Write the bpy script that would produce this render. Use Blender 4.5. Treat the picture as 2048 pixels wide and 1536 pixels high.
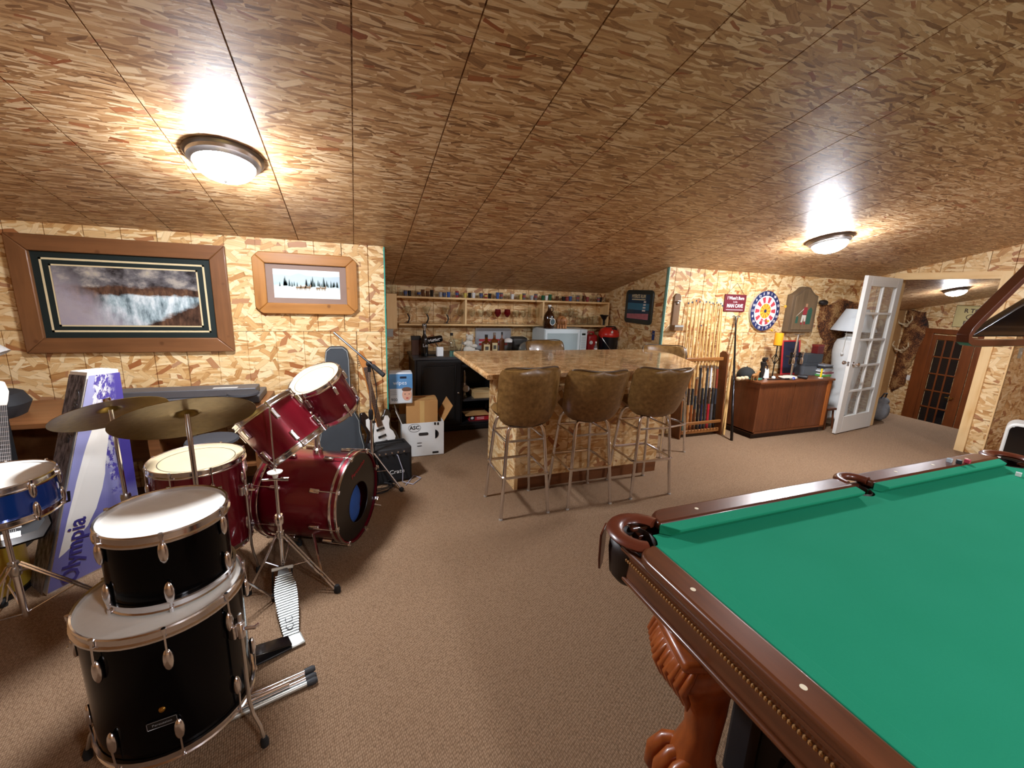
import bpy, bmesh, math, random
from mathutils import Vector, Matrix, Euler
random.seed(7)
D=bpy.data; SC=bpy.context.scene; COL=SC.collection
for o in list(D.objects): D.objects.remove(o)
PI=math.pi
# ------------------------------------------------------------------ camera, light, exposure
CAMZ=1.6; FPX=839.2
RW=Matrix(((0.93571587,0.04075122,-0.35039095),(-0.35074022,0.21347615,-0.91181778),(0.03764398,0.97609667,0.21404007)))
cam_d=D.cameras.new('camera'); cam=D.objects.new('camera',cam_d); COL.objects.link(cam)
m4=RW.to_4x4(); m4.translation=(0,0,CAMZ); cam.matrix_world=m4
cam_d.sensor_width=36; cam_d.lens=36*FPX/2048; cam_d.clip_start=.02; cam_d.clip_end=60
SC.camera=cam
w=D.worlds.new('world'); SC.world=w; w.use_nodes=True
w.node_tree.nodes['Background'].inputs[0].default_value=(.05,.05,.055,1); w.node_tree.nodes['Background'].inputs[1].default_value=.3
SC.view_settings.view_transform='Standard'; SC.view_settings.look='None'; SC.view_settings.gamma=1; SC.view_settings.use_curve_mapping=False
SC.view_settings.exposure=1.45
LAMP_W=150.0
# a photograph pixel (2048x1536) gives a direction; distance comes from the surface it touches
def ray(px,py): return RW@Vector(((px-1024)/FPX,-(py-768)/FPX,-1))
def _at(r,t): return Vector((0,0,CAMZ))+r*t
def Zp(px,py,z=0.): r=ray(px,py); return _at(r,(z-CAMZ)/r.z)
def Yp(px,py,Y): r=ray(px,py); return _at(r,Y/r.y)
def Xp(px,py,X): r=ray(px,py); return _at(r,X/r.x)
# ------------------------------------------------------------------ main dimensions (metres)
YW=3.84; YA=5.07; XL=.273; XR=3.27; XO=6.52; CEIL0=2.877; CS=.246; RIDGE=-.9
def ceil_z(y): return CEIL0-CS*y if y>=RIDGE else CEIL0-CS*RIDGE+CS*(y-RIDGE)
def Cp(px,py): r=ray(px,py); return _at(r,(CEIL0-CAMZ)/(r.z+CS*r.y))
# ------------------------------------------------------------------ materials
MATS={}
def srgb(c):
    f=lambda v: v/12.92 if v<=.04045 else ((v+.055)/1.055)**2.4
    if isinstance(c,str): c=tuple(int(c[i:i+2],16)/255 for i in (0,2,4))
    return (f(c[0]),f(c[1]),f(c[2]),1)
class NT:
    def __init__(s,name):
        s.m=D.materials.new(name); s.m.use_nodes=True; s.t=s.m.node_tree; s.b=s.t.nodes['Principled BSDF']; s.n=0
    def node(s,t,**kw):
        n=s.t.nodes.new(t); n.location=(-200*(s.n%12)-200,-150*(s.n//12)); s.n+=1
        for k,v in kw.items(): setattr(n,k,v)
        return n
    def link(s,a,b): s.t.links.new(a,b)
    def inp(s,n,i,v):
        if hasattr(v,'is_linked') or isinstance(v,bpy.types.NodeSocket): s.link(v,n.inputs[i])
        else: n.inputs[i].default_value=v
    def math(s,op,a,b=0.,c=0.):
        n=s.node('ShaderNodeMath',operation=op); s.inp(n,0,a); s.inp(n,1,b); s.inp(n,2,c); return n.outputs[0]
    def mix(s,f,a,b):
        n=s.node('ShaderNodeMix',data_type='RGBA'); s.inp(n,0,f); s.inp(n,6,a); s.inp(n,7,b); return n.outputs[2]
    def ramp(s,f,stops,interp='LINEAR'):
        n=s.node('ShaderNodeValToRGB'); r=n.color_ramp; r.interpolation=interp
        while len(r.elements)<len(stops): r.elements.new(.5)
        for e,(p,c) in zip(r.elements,stops): e.position=p; e.color=c if len(c)==4 else (*c,1)
        s.link(f,n.inputs[0]); return n.outputs[0]
    def noise(s,vec,scale,detail=2.,rough=.5,out=0):
        n=s.node('ShaderNodeTexNoise'); s.link(vec,n.inputs['Vector']); n.inputs['Scale'].default_value=scale; n.inputs['Detail'].default_value=detail; n.inputs['Roughness'].default_value=rough
        return n.outputs[out]
    def coord(s,kind='Object'): return s.node('ShaderNodeTexCoord').outputs[kind]
    def mapping(s,vec,loc=(0,0,0),rot=(0,0,0),scale=(1,1,1)):
        n=s.node('ShaderNodeMapping'); s.link(vec,n.inputs[0]); n.inputs[1].default_value=loc; n.inputs[2].default_value=rot; n.inputs[3].default_value=scale; return n.outputs[0]
    def bump(s,h,strength=.3,dist=.002):
        n=s.node('ShaderNodeBump'); s.inp(n,'Height',h); n.inputs['Strength'].default_value=strength; n.inputs['Distance'].default_value=dist
        s.link(n.outputs[0],s.b.inputs['Normal'])
    def sep(s,vec): return s.node('ShaderNodeSeparateXYZ') if 0 else s._sep(vec)
    def _sep(s,vec):
        n=s.node('ShaderNodeSeparateXYZ'); s.link(vec,n.inputs[0]); return n.outputs
def M(name,col=None,rough=.5,metal=0.,var=.12,vs=8.,spec=None,coat=0.,trans=0.,emit=None,es=0.,bump=0.,bs=60.,alpha=1.,ior=None):
    if name in MATS: return MATS[name]
    t=NT(name); c=srgb(col); b=t.b
    v=t.coord('Object')
    if var>0:
        nz=t.noise(v,vs,3.)
        f=t.math('MULTIPLY_ADD',nz,2*var,1-var)
        cc=t.node('ShaderNodeVectorMath',operation='SCALE'); cc.inputs[0].default_value=c[:3]; t.link(f,cc.inputs['Scale']); t.link(cc.outputs[0],b.inputs['Base Color'])
    else: b.inputs['Base Color'].default_value=c
    b.inputs['Roughness'].default_value=rough; b.inputs['Metallic'].default_value=metal
    if spec is not None: b.inputs['Specular IOR Level'].default_value=spec
    if coat: b.inputs['Coat Weight'].default_value=coat; b.inputs['Coat Roughness'].default_value=.06
    if trans: b.inputs['Transmission Weight'].default_value=trans
    if ior: b.inputs['IOR'].default_value=ior
    if emit: b.inputs['Emission Color'].default_value=srgb(emit); b.inputs['Emission Strength'].default_value=es
    if alpha<1: b.inputs['Alpha'].default_value=alpha
    if bump: t.bump(t.noise(v,bs,3.),bump,.002)
    MATS[name]=t.m; return t.m
def wood(name,c1,c2,rough=.4,axis=0,scale=1.,coat=0.,knots=False):
    if name in MATS: return MATS[name]
    t=NT(name); v=t.coord('Object')
    sc=[22*scale]*3; sc[axis]=1.6*scale
    vm=t.mapping(v,scale=tuple(sc))
    n1=t.noise(vm,1.,5.,.6); n2=t.noise(v,3.*scale,2.)
    f=t.math('MULTIPLY_ADD',n2,.5,t.math('MULTIPLY',n1,.75))
    col=t.ramp(f,[(.38,srgb(c2)),(.5,tuple((a+b)/2 for a,b in zip(srgb(c1),srgb(c2)))),(.72,srgb(c1))])
    if knots:
        vo=t.node('ShaderNodeTexVoronoi'); t.link(v,vo.inputs['Vector']); vo.inputs['Scale'].default_value=7.
        k=t.ramp(vo.outputs['Distance'],[(0.06,(1,1,1,1)),(.13,(0,0,0,1))])
        col=t.mix(t.math('MULTIPLY',k,.55),col,srgb('4a2408'))
    t.link(col,t.b.inputs['Base Color']); t.b.inputs['Roughness'].default_value=rough
    if coat: t.b.inputs['Coat Weight'].default_value=coat; t.b.inputs['Coat Roughness'].default_value=.12
    t.bump(n1,.12,.001)
    MATS[name]=t.m; return t.m
def osb(name,base,flakes,cols,rough=.5,spec=.4,red=.9,swing=2.):
    """strand board: stretched base strands, then layers of flakes turned at random"""
    t=NT(name); uv=t.coord('UV'); warp=t.noise(uv,9.,2.,out=1)
    vv=t.node('ShaderNodeVectorMath',operation='MULTIPLY_ADD'); t.link(warp,vv.inputs[0]); vv.inputs[1].default_value=(.022,.022,0); t.link(uv,vv.inputs[2]); uvw=vv.outputs[0]
    def shade(rnd,gr):
        return t.ramp(t.math('MULTIPLY_ADD',gr,.36,t.math('MULTIPLY_ADD',rnd,.8,-.12)),cols)
    m=t.mapping(uvw,rot=(0,0,math.radians(base[2])),scale=(1/base[0],1/base[1],1))
    vo=t.node('ShaderNodeTexVoronoi',voronoi_dimensions='2D',distance='CHEBYCHEV'); t.link(m,vo.inputs['Vector']); vo.inputs['Scale'].default_value=1.
    c0=t.node('ShaderNodeSeparateColor'); t.link(vo.outputs['Color'],c0.inputs[0])
    gr0=t.noise(t.mapping(uvw,scale=(18,110,1)),1.,3.,.65)
    col=shade(c0.outputs[0],gr0); hgt=c0.outputs[1]
    dk=t.ramp(gr0,[(.60,(0,0,0,1)),(.66,(1,1,1,1))]); col=t.mix(t.math('MULTIPLY',dk,.5),col,srgb('5a3413'))
    for i,(size,ln,wd,cov) in enumerate(flakes):
        m=t.mapping(uvw,loc=(i*5.3+1,i*2.7,0),scale=(1/size,1/size,1))
        vo=t.node('ShaderNodeTexVoronoi',voronoi_dimensions='2D'); t.link(m,vo.inputs['Vector']); vo.inputs['Scale'].default_value=1.; vo.inputs['Randomness'].default_value=1.
        sc=t.node('ShaderNodeSeparateColor'); t.link(vo.outputs['Color'],sc.inputs[0])
        d=t.node('ShaderNodeVectorMath',operation='SUBTRACT'); t.link(m,d.inputs[0]); t.link(vo.outputs['Position'],d.inputs[1])
        ro=t.node('ShaderNodeVectorRotate',rotation_type='Z_AXIS'); t.link(d.outputs[0],ro.inputs['Vector']); t.link(t.math('MULTIPLY_ADD',sc.outputs[0],swing,-swing/2),ro.inputs['Angle'])
        s=t.sep(ro.outputs[0])
        e=t.math('MAXIMUM',t.math('DIVIDE',t.math('ABSOLUTE',s[0]),ln/2),t.math('DIVIDE',t.math('ABSOLUTE',s[1]),wd/2))
        on=t.math('MULTIPLY',t.math('LESS_THAN',e,1.),t.math('LESS_THAN',sc.outputs[1],cov))
        cmb=t.node('ShaderNodeCombineXYZ'); t.link(t.math('MULTIPLY',s[0],1.5),cmb.inputs[0]); t.link(t.math('MULTIPLY',s[1],14.),cmb.inputs[1]); t.link(t.math('MULTIPLY',sc.outputs[0],9.),cmb.inputs[2])
        gr=t.noise(cmb.outputs[0],1.,2.)
        rn=t.math('DIVIDE',sc.outputs[1],cov)
        c=shade(rn,gr); c=t.mix(t.math('MULTIPLY',t.math('GREATER_THAN',sc.outputs[2],red),.7),c,srgb('93481f'))
        c=t.mix(t.math('MULTIPLY',t.math('GREATER_THAN',e,.88),.28),c,srgb('5a3413'))
        col=t.mix(on,col,c)
        hm=t.node('ShaderNodeMix',data_type='FLOAT'); t.link(on,hm.inputs[0]); t.link(hgt,hm.inputs[2]); t.link(t.math('ADD',rn,.3),hm.inputs[3]); hgt=hm.outputs[0]
    t.link(col,t.b.inputs['Base Color']); t.b.inputs['Roughness'].default_value=rough; t.b.inputs['Specular IOR Level'].default_value=spec
    t.bump(t.math('MULTIPLY_ADD',gr0,-.6,hgt),.25,.002)
    MATS[name]=t.m; return t.m
WALLC=[(0.,srgb('a9753f')),(.22,srgb('cfa268')),(.5,srgb('e2c08a')),(.85,srgb('f0d8aa'))]
CEILC=[(0.,srgb('6e482a')),(.25,srgb('a87d52')),(.55,srgb('c29a6c')),(.9,srgb('e2c8a2'))]  # browner than the wall palette: lighting on the ceiling put into the colour
osb('osb_wall',(.10,.016,6),[(.09,1.6,.30,.7),(.11,1.5,.32,.55),(.10,1.3,.40,.4)],WALLC,.5,.35,.86,2.4)
osb('osb_ceiling',(.10,.011,3),[(.058,1.8,.20,.8),(.066,1.8,.22,.6),(.085,1.2,.36,.25)],CEILC,.42,.5,.92,1.1)
def carpet():
    t=NT('carpet'); v=t.coord('Object')
    a=t.node('ShaderNodeTexVoronoi'); t.link(t.mapping(v,rot=(0,0,math.radians(-18)),scale=(150,88,1)),a.inputs['Vector']); a.inputs['Scale'].default_value=1.; a.inputs['Randomness'].default_value=.35
    n=t.noise(v,2.2,4.); n3=t.noise(v,180.,2.)
    col=t.ramp(a.outputs['Distance'],[(.1,srgb('a78d72')),(.45,srgb('826850')),(.85,srgb('3f3020'))])
    col=t.mix(t.math('MULTIPLY',n,.35),col,srgb('745a43')); col=t.mix(t.math('MULTIPLY',n3,.3),col,srgb('91765d'))
    t.link(col,t.b.inputs['Base Color']); t.b.inputs['Roughness'].default_value=.95; t.b.inputs['Specular IOR Level'].default_value=.1
    t.bump(t.math('SUBTRACT',1.,a.outputs['Distance']),.6,.004)
    MATS['carpet']=t.m; return t.m
carpet()
def felt():
    t=NT('felt'); v=t.coord('Object')
    n=t.noise(v,420.,2.); n2=t.noise(v,5.,3.)
    col=t.mix(n2,srgb('238c69'),srgb('2a9271')); col=t.mix(t.math('MULTIPLY',n,.35),col,srgb('187757'))
    t.link(col,t.b.inputs['Base Color']); t.b.inputs['Roughness'].default_value=.92; t.b.inputs['Specular IOR Level'].default_value=.06
    t.bump(n,.25,.0006)
    MATS['felt']=t.m; return t.m
felt()
chrome=M('chrome','e4e4e8',.16,1.,.06); brushed=M('brushed_metal','c4c2be',.3,1.,.08); darkmetal=M('dark_metal','3a3836',.4,.9)
black=M('black_plastic','141416',.35,0,.15); blackgloss=M('black_gloss','08080a',.14,0,.1,coat=.35); blackmat=M('black_matte','161617',.75)
rubber=M('rubber','101010',.8); white=M('white_plastic','e6e6e2',.4,0,.04); paper=M('white_paper','efece4',.7,0,.04)
glass=M('clear_glass','f6faf8',.01,0,0,trans=1.,ior=1.45); thin=M('pane_glass','dfe6e4',.03,0,0,alpha=.16,spec=.6)
redgloss=None
def sparkle_red():
    t=NT('red_drum_wrap'); v=t.coord('Object'); n=t.noise(v,300.,2.); n2=t.noise(v,3.,2.)
    col=t.mix(n2,srgb('6a0418'),srgb('8c0a26')); col=t.mix(t.math('MULTIPLY',n,.25),col,srgb('4a0210'))
    t.link(col,t.b.inputs['Base Color']); t.b.inputs['Roughness'].default_value=.32; t.b.inputs['Metallic'].default_value=.45; t.b.inputs['Coat Weight'].default_value=.7; t.b.inputs['Coat Roughness'].default_value=.08
    MATS['red_drum_wrap']=t.m; return t.m
redwrap=sparkle_red()
pine=wood('pine_trim','eccb94','d9ab6c',.55,2,knots=True); pineX=wood('pine_shelf','e6c48c','d2a566',.55,0,knots=True)
# ------------------------------------------------------------------ mesh helpers
def Rx(a): return Matrix.Rotation(a,4,'X')
def Ry(a): return Matrix.Rotation(a,4,'Y')
def Rz(a): return Matrix.Rotation(a,4,'Z')
def T(*v): return Matrix.Translation(Vector(v if len(v)==3 else v[0]))
def align(p0,p1):
    p0=Vector(p0); d=Vector(p1)-p0
    return T(p0)@d.to_track_quat('Z','Y').to_matrix().to_4x4()
class MB:
    def __init__(s): s.v=[]; s.f=[]; s.uv=None
    def add(s,vs,fs,m=None):
        o=len(s.v); s.v+= [tuple(m@Vector(v)) if m is not None else tuple(v) for v in vs]; s.f+=[tuple(o+i for i in f) for f in fs]; return s
    def box(s,c,sz,m=None):
        x,y,z=[q/2 for q in sz]; cx,cy,cz=c
        vs=[(cx+a*x,cy+b*y,cz+d*z) for d in(-1,1) for b in(-1,1) for a in(-1,1)]
        return s.add(vs,[(0,2,3,1),(4,5,7,6),(0,1,5,4),(2,6,7,3),(0,4,6,2),(1,3,7,5)],m)
    def bx(s,x0,x1,y0,y1,z0,z1,m=None): return s.box(((x0+x1)/2,(y0+y1)/2,(z0+z1)/2),(abs(x1-x0),abs(y1-y0),abs(z1-z0)),m)
    def lathe(s,prof,n=24,m=None,cap=True,a0=0,a1=2*PI):
        full=abs(a1-a0-2*PI)<1e-6; k=n if full else n+1; vs=[];fs=[]
        for r,z in prof:
            for i in range(k):
                a=a0+(a1-a0)*i/n; vs.append((r*math.cos(a),r*math.sin(a),z))
        for j in range(len(prof)-1):
            for i in range(n):
                a=j*k+i; b=j*k+(i+1)%k; fs.append((a,b,b+k,a+k))
        if cap and full:
            if prof[0][0]>1e-5: fs.append(tuple(reversed(range(k))))
            if prof[-1][0]>1e-5: fs.append(tuple(range((len(prof)-1)*k,len(prof)*k)))
        return s.add(vs,fs,m)
    def cyl(s,p0,p1,r,r1=None,n=12,m=None):
        L=(Vector(p1)-Vector(p0)).length; q=align(p0,p1); q=(m@q) if m is not None else q
        return s.lathe([(r,0),(r if r1 is None else r1,L)],n,q)
    def tube(s,pts,r,n=8,m=None,closed=False):
        pts=[Vector(p) for p in pts]; N=len(pts); vs=[];fs=[]; up=None
        rs=r if isinstance(r,(list,tuple)) else [r]*N
        for i,p in enumerate(pts):
            a=pts[(i-1)%N] if (closed or i>0) else p; b=pts[(i+1)%N] if (closed or i<N-1) else p
            d=(b-a).normalized()
            if up is None: up=d.orthogonal().normalized()
            up=(up-d*up.dot(d)).normalized(); sd=d.cross(up)
            for k in range(n):
                t=2*PI*k/n; vs.append(p+(up*math.cos(t)+sd*math.sin(t))*rs[i])
        for i in range(N if closed else N-1):
            j=(i+1)%N
            for k in range(n): fs.append((i*n+k,i*n+(k+1)%n,j*n+(k+1)%n,j*n+k))
        if not closed: fs+= [tuple(reversed(range(n))),tuple(range((N-1)*n,N*n))]
        return s.add(vs,fs,m)
    def prism(s,poly,z0,z1,m=None):
        n=len(poly); vs=[(x,y,z0) for x,y in poly]+[(x,y,z1) for x,y in poly]
        a=sum(poly[i][0]*poly[(i+1)%n][1]-poly[(i+1)%n][0]*poly[i][1] for i in range(n))
        fs=[tuple(reversed(range(n))),tuple(range(n,2*n))]+[(i,(i+1)%n,n+(i+1)%n,n+i) for i in range(n)]
        if a<0: fs=[tuple(reversed(f)) for f in fs]
        return s.add(vs,fs,m)
    def ball(s,c,r,n=14,sq=(1,1,1),m=None):
        k=n//2; q=T(*c)@Matrix.Diagonal((r*sq[0],r*sq[1],r*sq[2],1)); q=(m@q) if m is not None else q
        return s.lathe([(max(math.sin(PI*j/k),1e-6),-math.cos(PI*j/k)) for j in range(k+1)],n,q)
    def loft(s,rings,closed=True,cap=True,m=None):
        n=len(rings[0]); vs=[p for r in rings for p in r]; fs=[]
        for j in range(len(rings)-1):
            for i in range(n if closed else n-1): fs.append((j*n+i,j*n+(i+1)%n,(j+1)*n+(i+1)%n,(j+1)*n+i))
        if cap and closed: fs+=[tuple(reversed(range(n))),tuple(range((len(rings)-1)*n,len(rings)*n))]
        return s.add(vs,fs,m)
    def build(s,name,mat,parent=None,world=False,bevel=0.,smooth=True,ang=40,solid=0.,sub=0,recalc=False,seg=2):
        vs=s.v
        if world and parent is not None:
            mw=parent.matrix_basis.copy(); p=parent.parent
            while p: mw=p.matrix_basis@mw; p=p.parent
            iv=mw.inverted(); vs=[tuple(iv@Vector(v)) for v in vs]
        me=D.meshes.new(name); me.from_pydata(vs,[],s.f); me.update()
        if recalc:
            b=bmesh.new(); b.from_mesh(me); bmesh.ops.remove_doubles(b,verts=b.verts,dist=1e-5); bmesh.ops.recalc_face_normals(b,faces=b.faces); b.to_mesh(me); b.free()
        if s.uv:
            ul=me.uv_layers.new(name='UVMap')
            for i,u in enumerate(s.uv): ul.data[i].uv=u
        me.materials.append(mat if not isinstance(mat,str) else MATS[mat])
        if smooth: me.shade_smooth(); me.set_sharp_from_angle(angle=math.radians(ang))
        o=D.objects.new(name,me); COL.objects.link(o)
        if parent is not None: o.parent=parent
        if solid: q=o.modifiers.new('solid','SOLIDIFY'); q.thickness=solid; q.offset=0
        if bevel: q=o.modifiers.new('bevel','BEVEL'); q.width=bevel; q.segments=seg; q.limit_method='ANGLE'; q.angle_limit=math.radians(35)
        if sub: q=o.modifiers.new('sub','SUBSURF'); q.levels=sub; q.render_levels=sub
        return o
def B(c,sz,m=None): return MB().box(c,sz,m)
def BX(*a,m=None): return MB().bx(*a,m)
def tag(o,label,cat,group=None):
    o['label']=label; o['category']=cat
    if group: o['group']=group
    return o
def thing(name,label,cat,loc=(0,0,0),rz=0.,group=None,rot=None,scale=1.):
    o=D.objects.new(name,None); COL.objects.link(o); o.empty_display_size=.1
    mm=T(*loc)@(rot if rot is not None else Rz(rz))@Matrix.Diagonal((scale,scale,scale,1)); o.matrix_basis=mm
    return tag(o,label,cat,group)
def struct(name,mb,mat,parent=None,**k):
    o=mb.build(name,mat,parent,**k)
    if parent is None: o['kind']='structure'
    return o
def sroot(name,loc=(0,0,0)):
    o=D.objects.new(name,None); COL.objects.link(o); o.location=loc; o['kind']='structure'; return o
def copy_tree(o,parent=None):
    c=o.copy(); COL.objects.link(c)
    if parent is not None: c.parent=parent
    for ch in list(o.children): copy_tree(ch,c)
    return c
def text(name,s,size,mat,parent,m,align_x='CENTER',ext=.0006,sx=1.,bold=0.,spacing=1.):
    cu=D.curves.new(name,'FONT'); cu.body=s; cu.size=size; cu.align_x=align_x; cu.align_y='CENTER'; cu.extrude=ext; cu.offset=bold; cu.resolution_u=2; cu.space_character=spacing
    to=D.objects.new(name+'_tmp',cu); me=D.meshes.new_from_object(to); D.objects.remove(to); D.curves.remove(cu)
    me.transform(m@Matrix.Diagonal((sx,1,1,1))); me.name=name; me.materials.clear(); me.materials.append(mat if not isinstance(mat,str) else MATS[mat])
    o=D.objects.new(name,me); COL.objects.link(o)
    if parent is not None: o.parent=parent
    return o
# facing frames: local x right, y up, z out of the surface
FACE_NY=Matrix(((1,0,0,0),(0,0,-1,0),(0,1,0,0),(0,0,0,1)))     # surface looks to -y (towards the camera)
FACE_NX=Matrix(((0,0,-1,0),(-1,0,0,0),(0,1,0,0),(0,0,0,1)))    # surface looks to -x
def clip(poly,a,b,c):
    out=[]; n=len(poly)
    for i in range(n):
        p=poly[i]; q=poly[(i+1)%n]; fp=a*p[0]+b*p[1]+c; fq=a*q[0]+b*q[1]+c
        if fp>=0: out.append(p)
        if (fp>=0)!=(fq>=0):
            t=fp/(fp-fq); out.append((p[0]+t*(q[0]-p[0]),p[1]+t*(q[1]-p[1])))
    return out
def area(p): return abs(sum(p[i][0]*p[(i+1)%len(p)][1]-p[(i+1)%len(p)][0]*p[i][1] for i in range(len(p)))/2) if len(p)>2 else 0
def clad(name,frame,outline,su,sv,u0,v0,mat,groove=.2032,horiz=False,th=.012,stag=.0,gap=.003,shift=None):
    """a wall or ceiling: grooved boards, each sheet an object of its own, on a dark backing. frame: local u,v,n -> world"""
    root=sroot(name,tuple(frame.translation)); inv=T(*(-frame.translation))
    mb=MB(); mb.prism(outline,-.03,0,inv@frame); mb.build('backing',M('sheathing_gap','2a180b',.9,0,.1),root,smooth=False)
    us=[p[0] for p in outline]; vs=[p[1] for p in outline]; n=len(outline)
    if sum(outline[i][0]*outline[(i+1)%n][1]-outline[(i+1)%n][0]*outline[i][1] for i in range(n))<0: outline=outline[::-1]
    hp=[]
    for i in range(n):
        p=outline[i]; q=outline[(i+1)%n]; a=-(q[1]-p[1]); b=q[0]-p[0]; hp.append((a,b,-(a*p[0]+b*p[1])))
    j0=math.floor((min(vs)-v0)/sv); j1=math.ceil((max(vs)-v0)/sv)
    for j in range(j0,j1):
        off=(stag*su if j%2 else 0)+(shift[j%len(shift)] if shift else 0)
        i0=math.floor((min(us)-u0-off)/su); i1=math.ceil((max(us)-u0-off)/su)
        for i in range(i0,i1):
            a0=u0+off+i*su; b0=v0+j*sv; mb=MB(); uvs=[]; ou,ov=random.uniform(0,50),random.uniform(0,50)
            L=sv if horiz else su; k=max(1,round(L/groove)); w=L/k
            def piece(x0,x1,y0,y1,z0,z1):
                poly=[(x0,y0),(x1,y0),(x1,y1),(x0,y1)]
                for h in hp: poly=clip(poly,*h)
                if area(poly)<2e-5: return
                f0=len(mb.f); mb.prism(poly,z0,z1,inv@frame); N=len(poly)
                for f in mb.f[f0:]:
                    for ix in f:
                        q=(ix-(len(mb.v)-2*N))%N; uvs.append((poly[q][0]-a0+ou,poly[q][1]-b0+ov))
            for s_ in range(k):
                g=.003
                if horiz: piece(a0+gap/2,a0+su-gap/2,b0+s_*w+g,b0+(s_+1)*w-g,.0012,th)
                else: piece(a0+s_*w+g,a0+(s_+1)*w-g,b0+gap/2,b0+sv-gap/2,.0012,th)
            piece(a0+gap/2,a0+su-gap/2,b0+gap/2,b0+sv-gap/2,.0005,.0012)
            if mb.v: mb.uv=uvs; mb.build('osb_sheet',mat,root,smooth=False)
    return root
# ------------------------------------------------------------------ structure
XMIN=-3.4; YMIN=-3.6; XF=10.9; YF=5.47; YRET=2.27; SE=7.7
struct('floor',MB().bx(XMIN,XO,YMIN,YA+.02,-.05,0).bx(XO,SE,YRET-.02,YF,-.05,0),'carpet')
for i in range(5): struct('stair_tread' if 0 else 'floor',MB().bx(SE+.27*i-.02,SE+.27*(i+1),YRET,YF,-.19*(i+1)-.19,-.19*(i+1)),'carpet')
struct('floor',MB().bx(SE+1.35,XF,YRET,YF,-1.2,-.95),'carpet')
ca=math.atan(CS); cc,ss=math.cos(ca),math.sin(ca)
def v_of(y): return (YF-y)/cc
fr=Matrix(((1,0,0,0),(0,-cc,-ss,YF),(0,ss,-cc,ceil_z(YF)),(0,0,0,1)))@T(0,0,-.012)
clad('ceiling',fr,[(XMIN,-.05),(XF+.05,-.05),(XF+.05,v_of(RIDGE)),(XMIN,v_of(RIDGE))],1.2192,2.4384,2.07-1.2192*5,v_of(1.66)-2.4384*2,MATS['osb_ceiling'],groove=.4064)
fr2=Matrix(((-1,0,0,0),(0,cc,ss,YMIN),(0,ss,-cc,ceil_z(YMIN)),(0,0,0,1)))@T(0,0,-.012)
struct('ceiling',MB().prism([(-XO,0),(-XMIN,0),(-XMIN,(RIDGE-YMIN)/cc),(-XO,(RIDGE-YMIN)/cc)],-.02,.0,fr2),M('plain_osb','b88a56',.5))
hW=ceil_z(YW)
wb=clad('wall_back',FACE_NY.copy() if 0 else T(0,YW+.012,0)@FACE_NY,[(XMIN,0),(XL,0),(XL,hW),(XMIN,hW)],1.2192,1.2192,-1.2192,0,MATS['osb_wall'],shift=(.03,-.06))
clad('wall_dart',T(0,YW+.012,0)@FACE_NY,[(XR,0),(XO,0),(XO,hW),(XR,hW)],1.2192,1.2192,XR,0,MATS['osb_wall'],shift=(0,.09))
clad('wall_alcove',T(0,YA+.012,0)@FACE_NY,[(XL-.02,0),(XR+.02,0),(XR+.02,ceil_z(YA)),(XL-.02,ceil_z(YA))],1.2192,1.2192,.3,0,MATS['osb_wall'])
# side walls of the alcove (u runs along -y)
clad('wall_alcove_right',T(XR+.012,0,0)@FACE_NX,[(-YA,0),(-YW-.014,0),(-YW-.014,ceil_z(YW)),(-YA,ceil_z(YA))],1.2192,1.2192,-YA,0,MATS['osb_wall'])
struct('wall_alcove_left',MB().prism([(YW+.02,0),(YA,0),(YA,ceil_z(YA)),(YW+.02,ceil_z(YW))],0,.04,Matrix(((0,0,1,XL-.04),(1,0,0,0),(0,1,0,0),(0,0,0,1)))),MATS['plain_osb'])
teal=M('teal_edge','2f9c8c',.5,0,.2,20)
struct('trim_1',BX(XL-.004,XL+.006,YW-.004,YW+.03,0,hW-.004),teal)
struct('trim_2',BX(XR-.005,XR+.003,YW-.004,YW+.03,0,hW-.004),M('teal_edge_pale','7fb5a6',.5,0,.2,20))
# wall with the opening: header, sliver beside the dart wall, post
OY0,OY1,OZ=2.45,3.40,1.955
clad('wall_opening',T(XO+.012,0,0)@FACE_NX,[(-(CEIL0-OZ)/CS,OZ),(-YRET,OZ),(-YRET,ceil_z(YRET))],1.2192,1.2192,-YW,.0,MATS['osb_wall'])
clad('wall_opening_side',T(XO+.012,0,0)@FACE_NX,[(-YW,0),(-OY1,0),(-OY1,OZ),(-(CEIL0-OZ)/CS,OZ),(-YW,ceil_z(YW))],1.2192,1.2192,-YW,0,MATS['osb_wall'])
clad('wall_post',T(XO+.012,0,0)@FACE_NX,[(-OY0,0),(-YRET,0),(-YRET,OZ),(-OY0,OZ)],1.2192,2.4384,-OY0,0,MATS['osb_wall'],groove=.4,horiz=True)
struct('wall_post_core',BX(XO+.013,XO+.11,YRET+.004,OY0+.0,0,ceil_z(OY0)-.01),MATS['plain_osb'])
struct('wall_header_core',BX(XO+.013,XO+.11,OY0,YW+.1,OZ,1.96),MATS['plain_osb'])
struct('trim_3',BX(XO-.02,XO+.0,OY0-.04,OY0+.045,0,OZ+.06),pine)
struct('trim_4',BX(XO-.02,XO+.0,OY0+.045,OY1+.06,OZ-.02,OZ+.06),wood('pine_header','eccb94','d9ab6c',.55,1))
struct('trim_5',BX(XO-.02,XO+.115,OY1,OY1+.06,0,OZ-.02),pine)
struct('trim_6',BX(XO-.006,XO+.012,YRET-.008,YRET+.003,0,ceil_z(YRET)-.01),pine)
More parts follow.
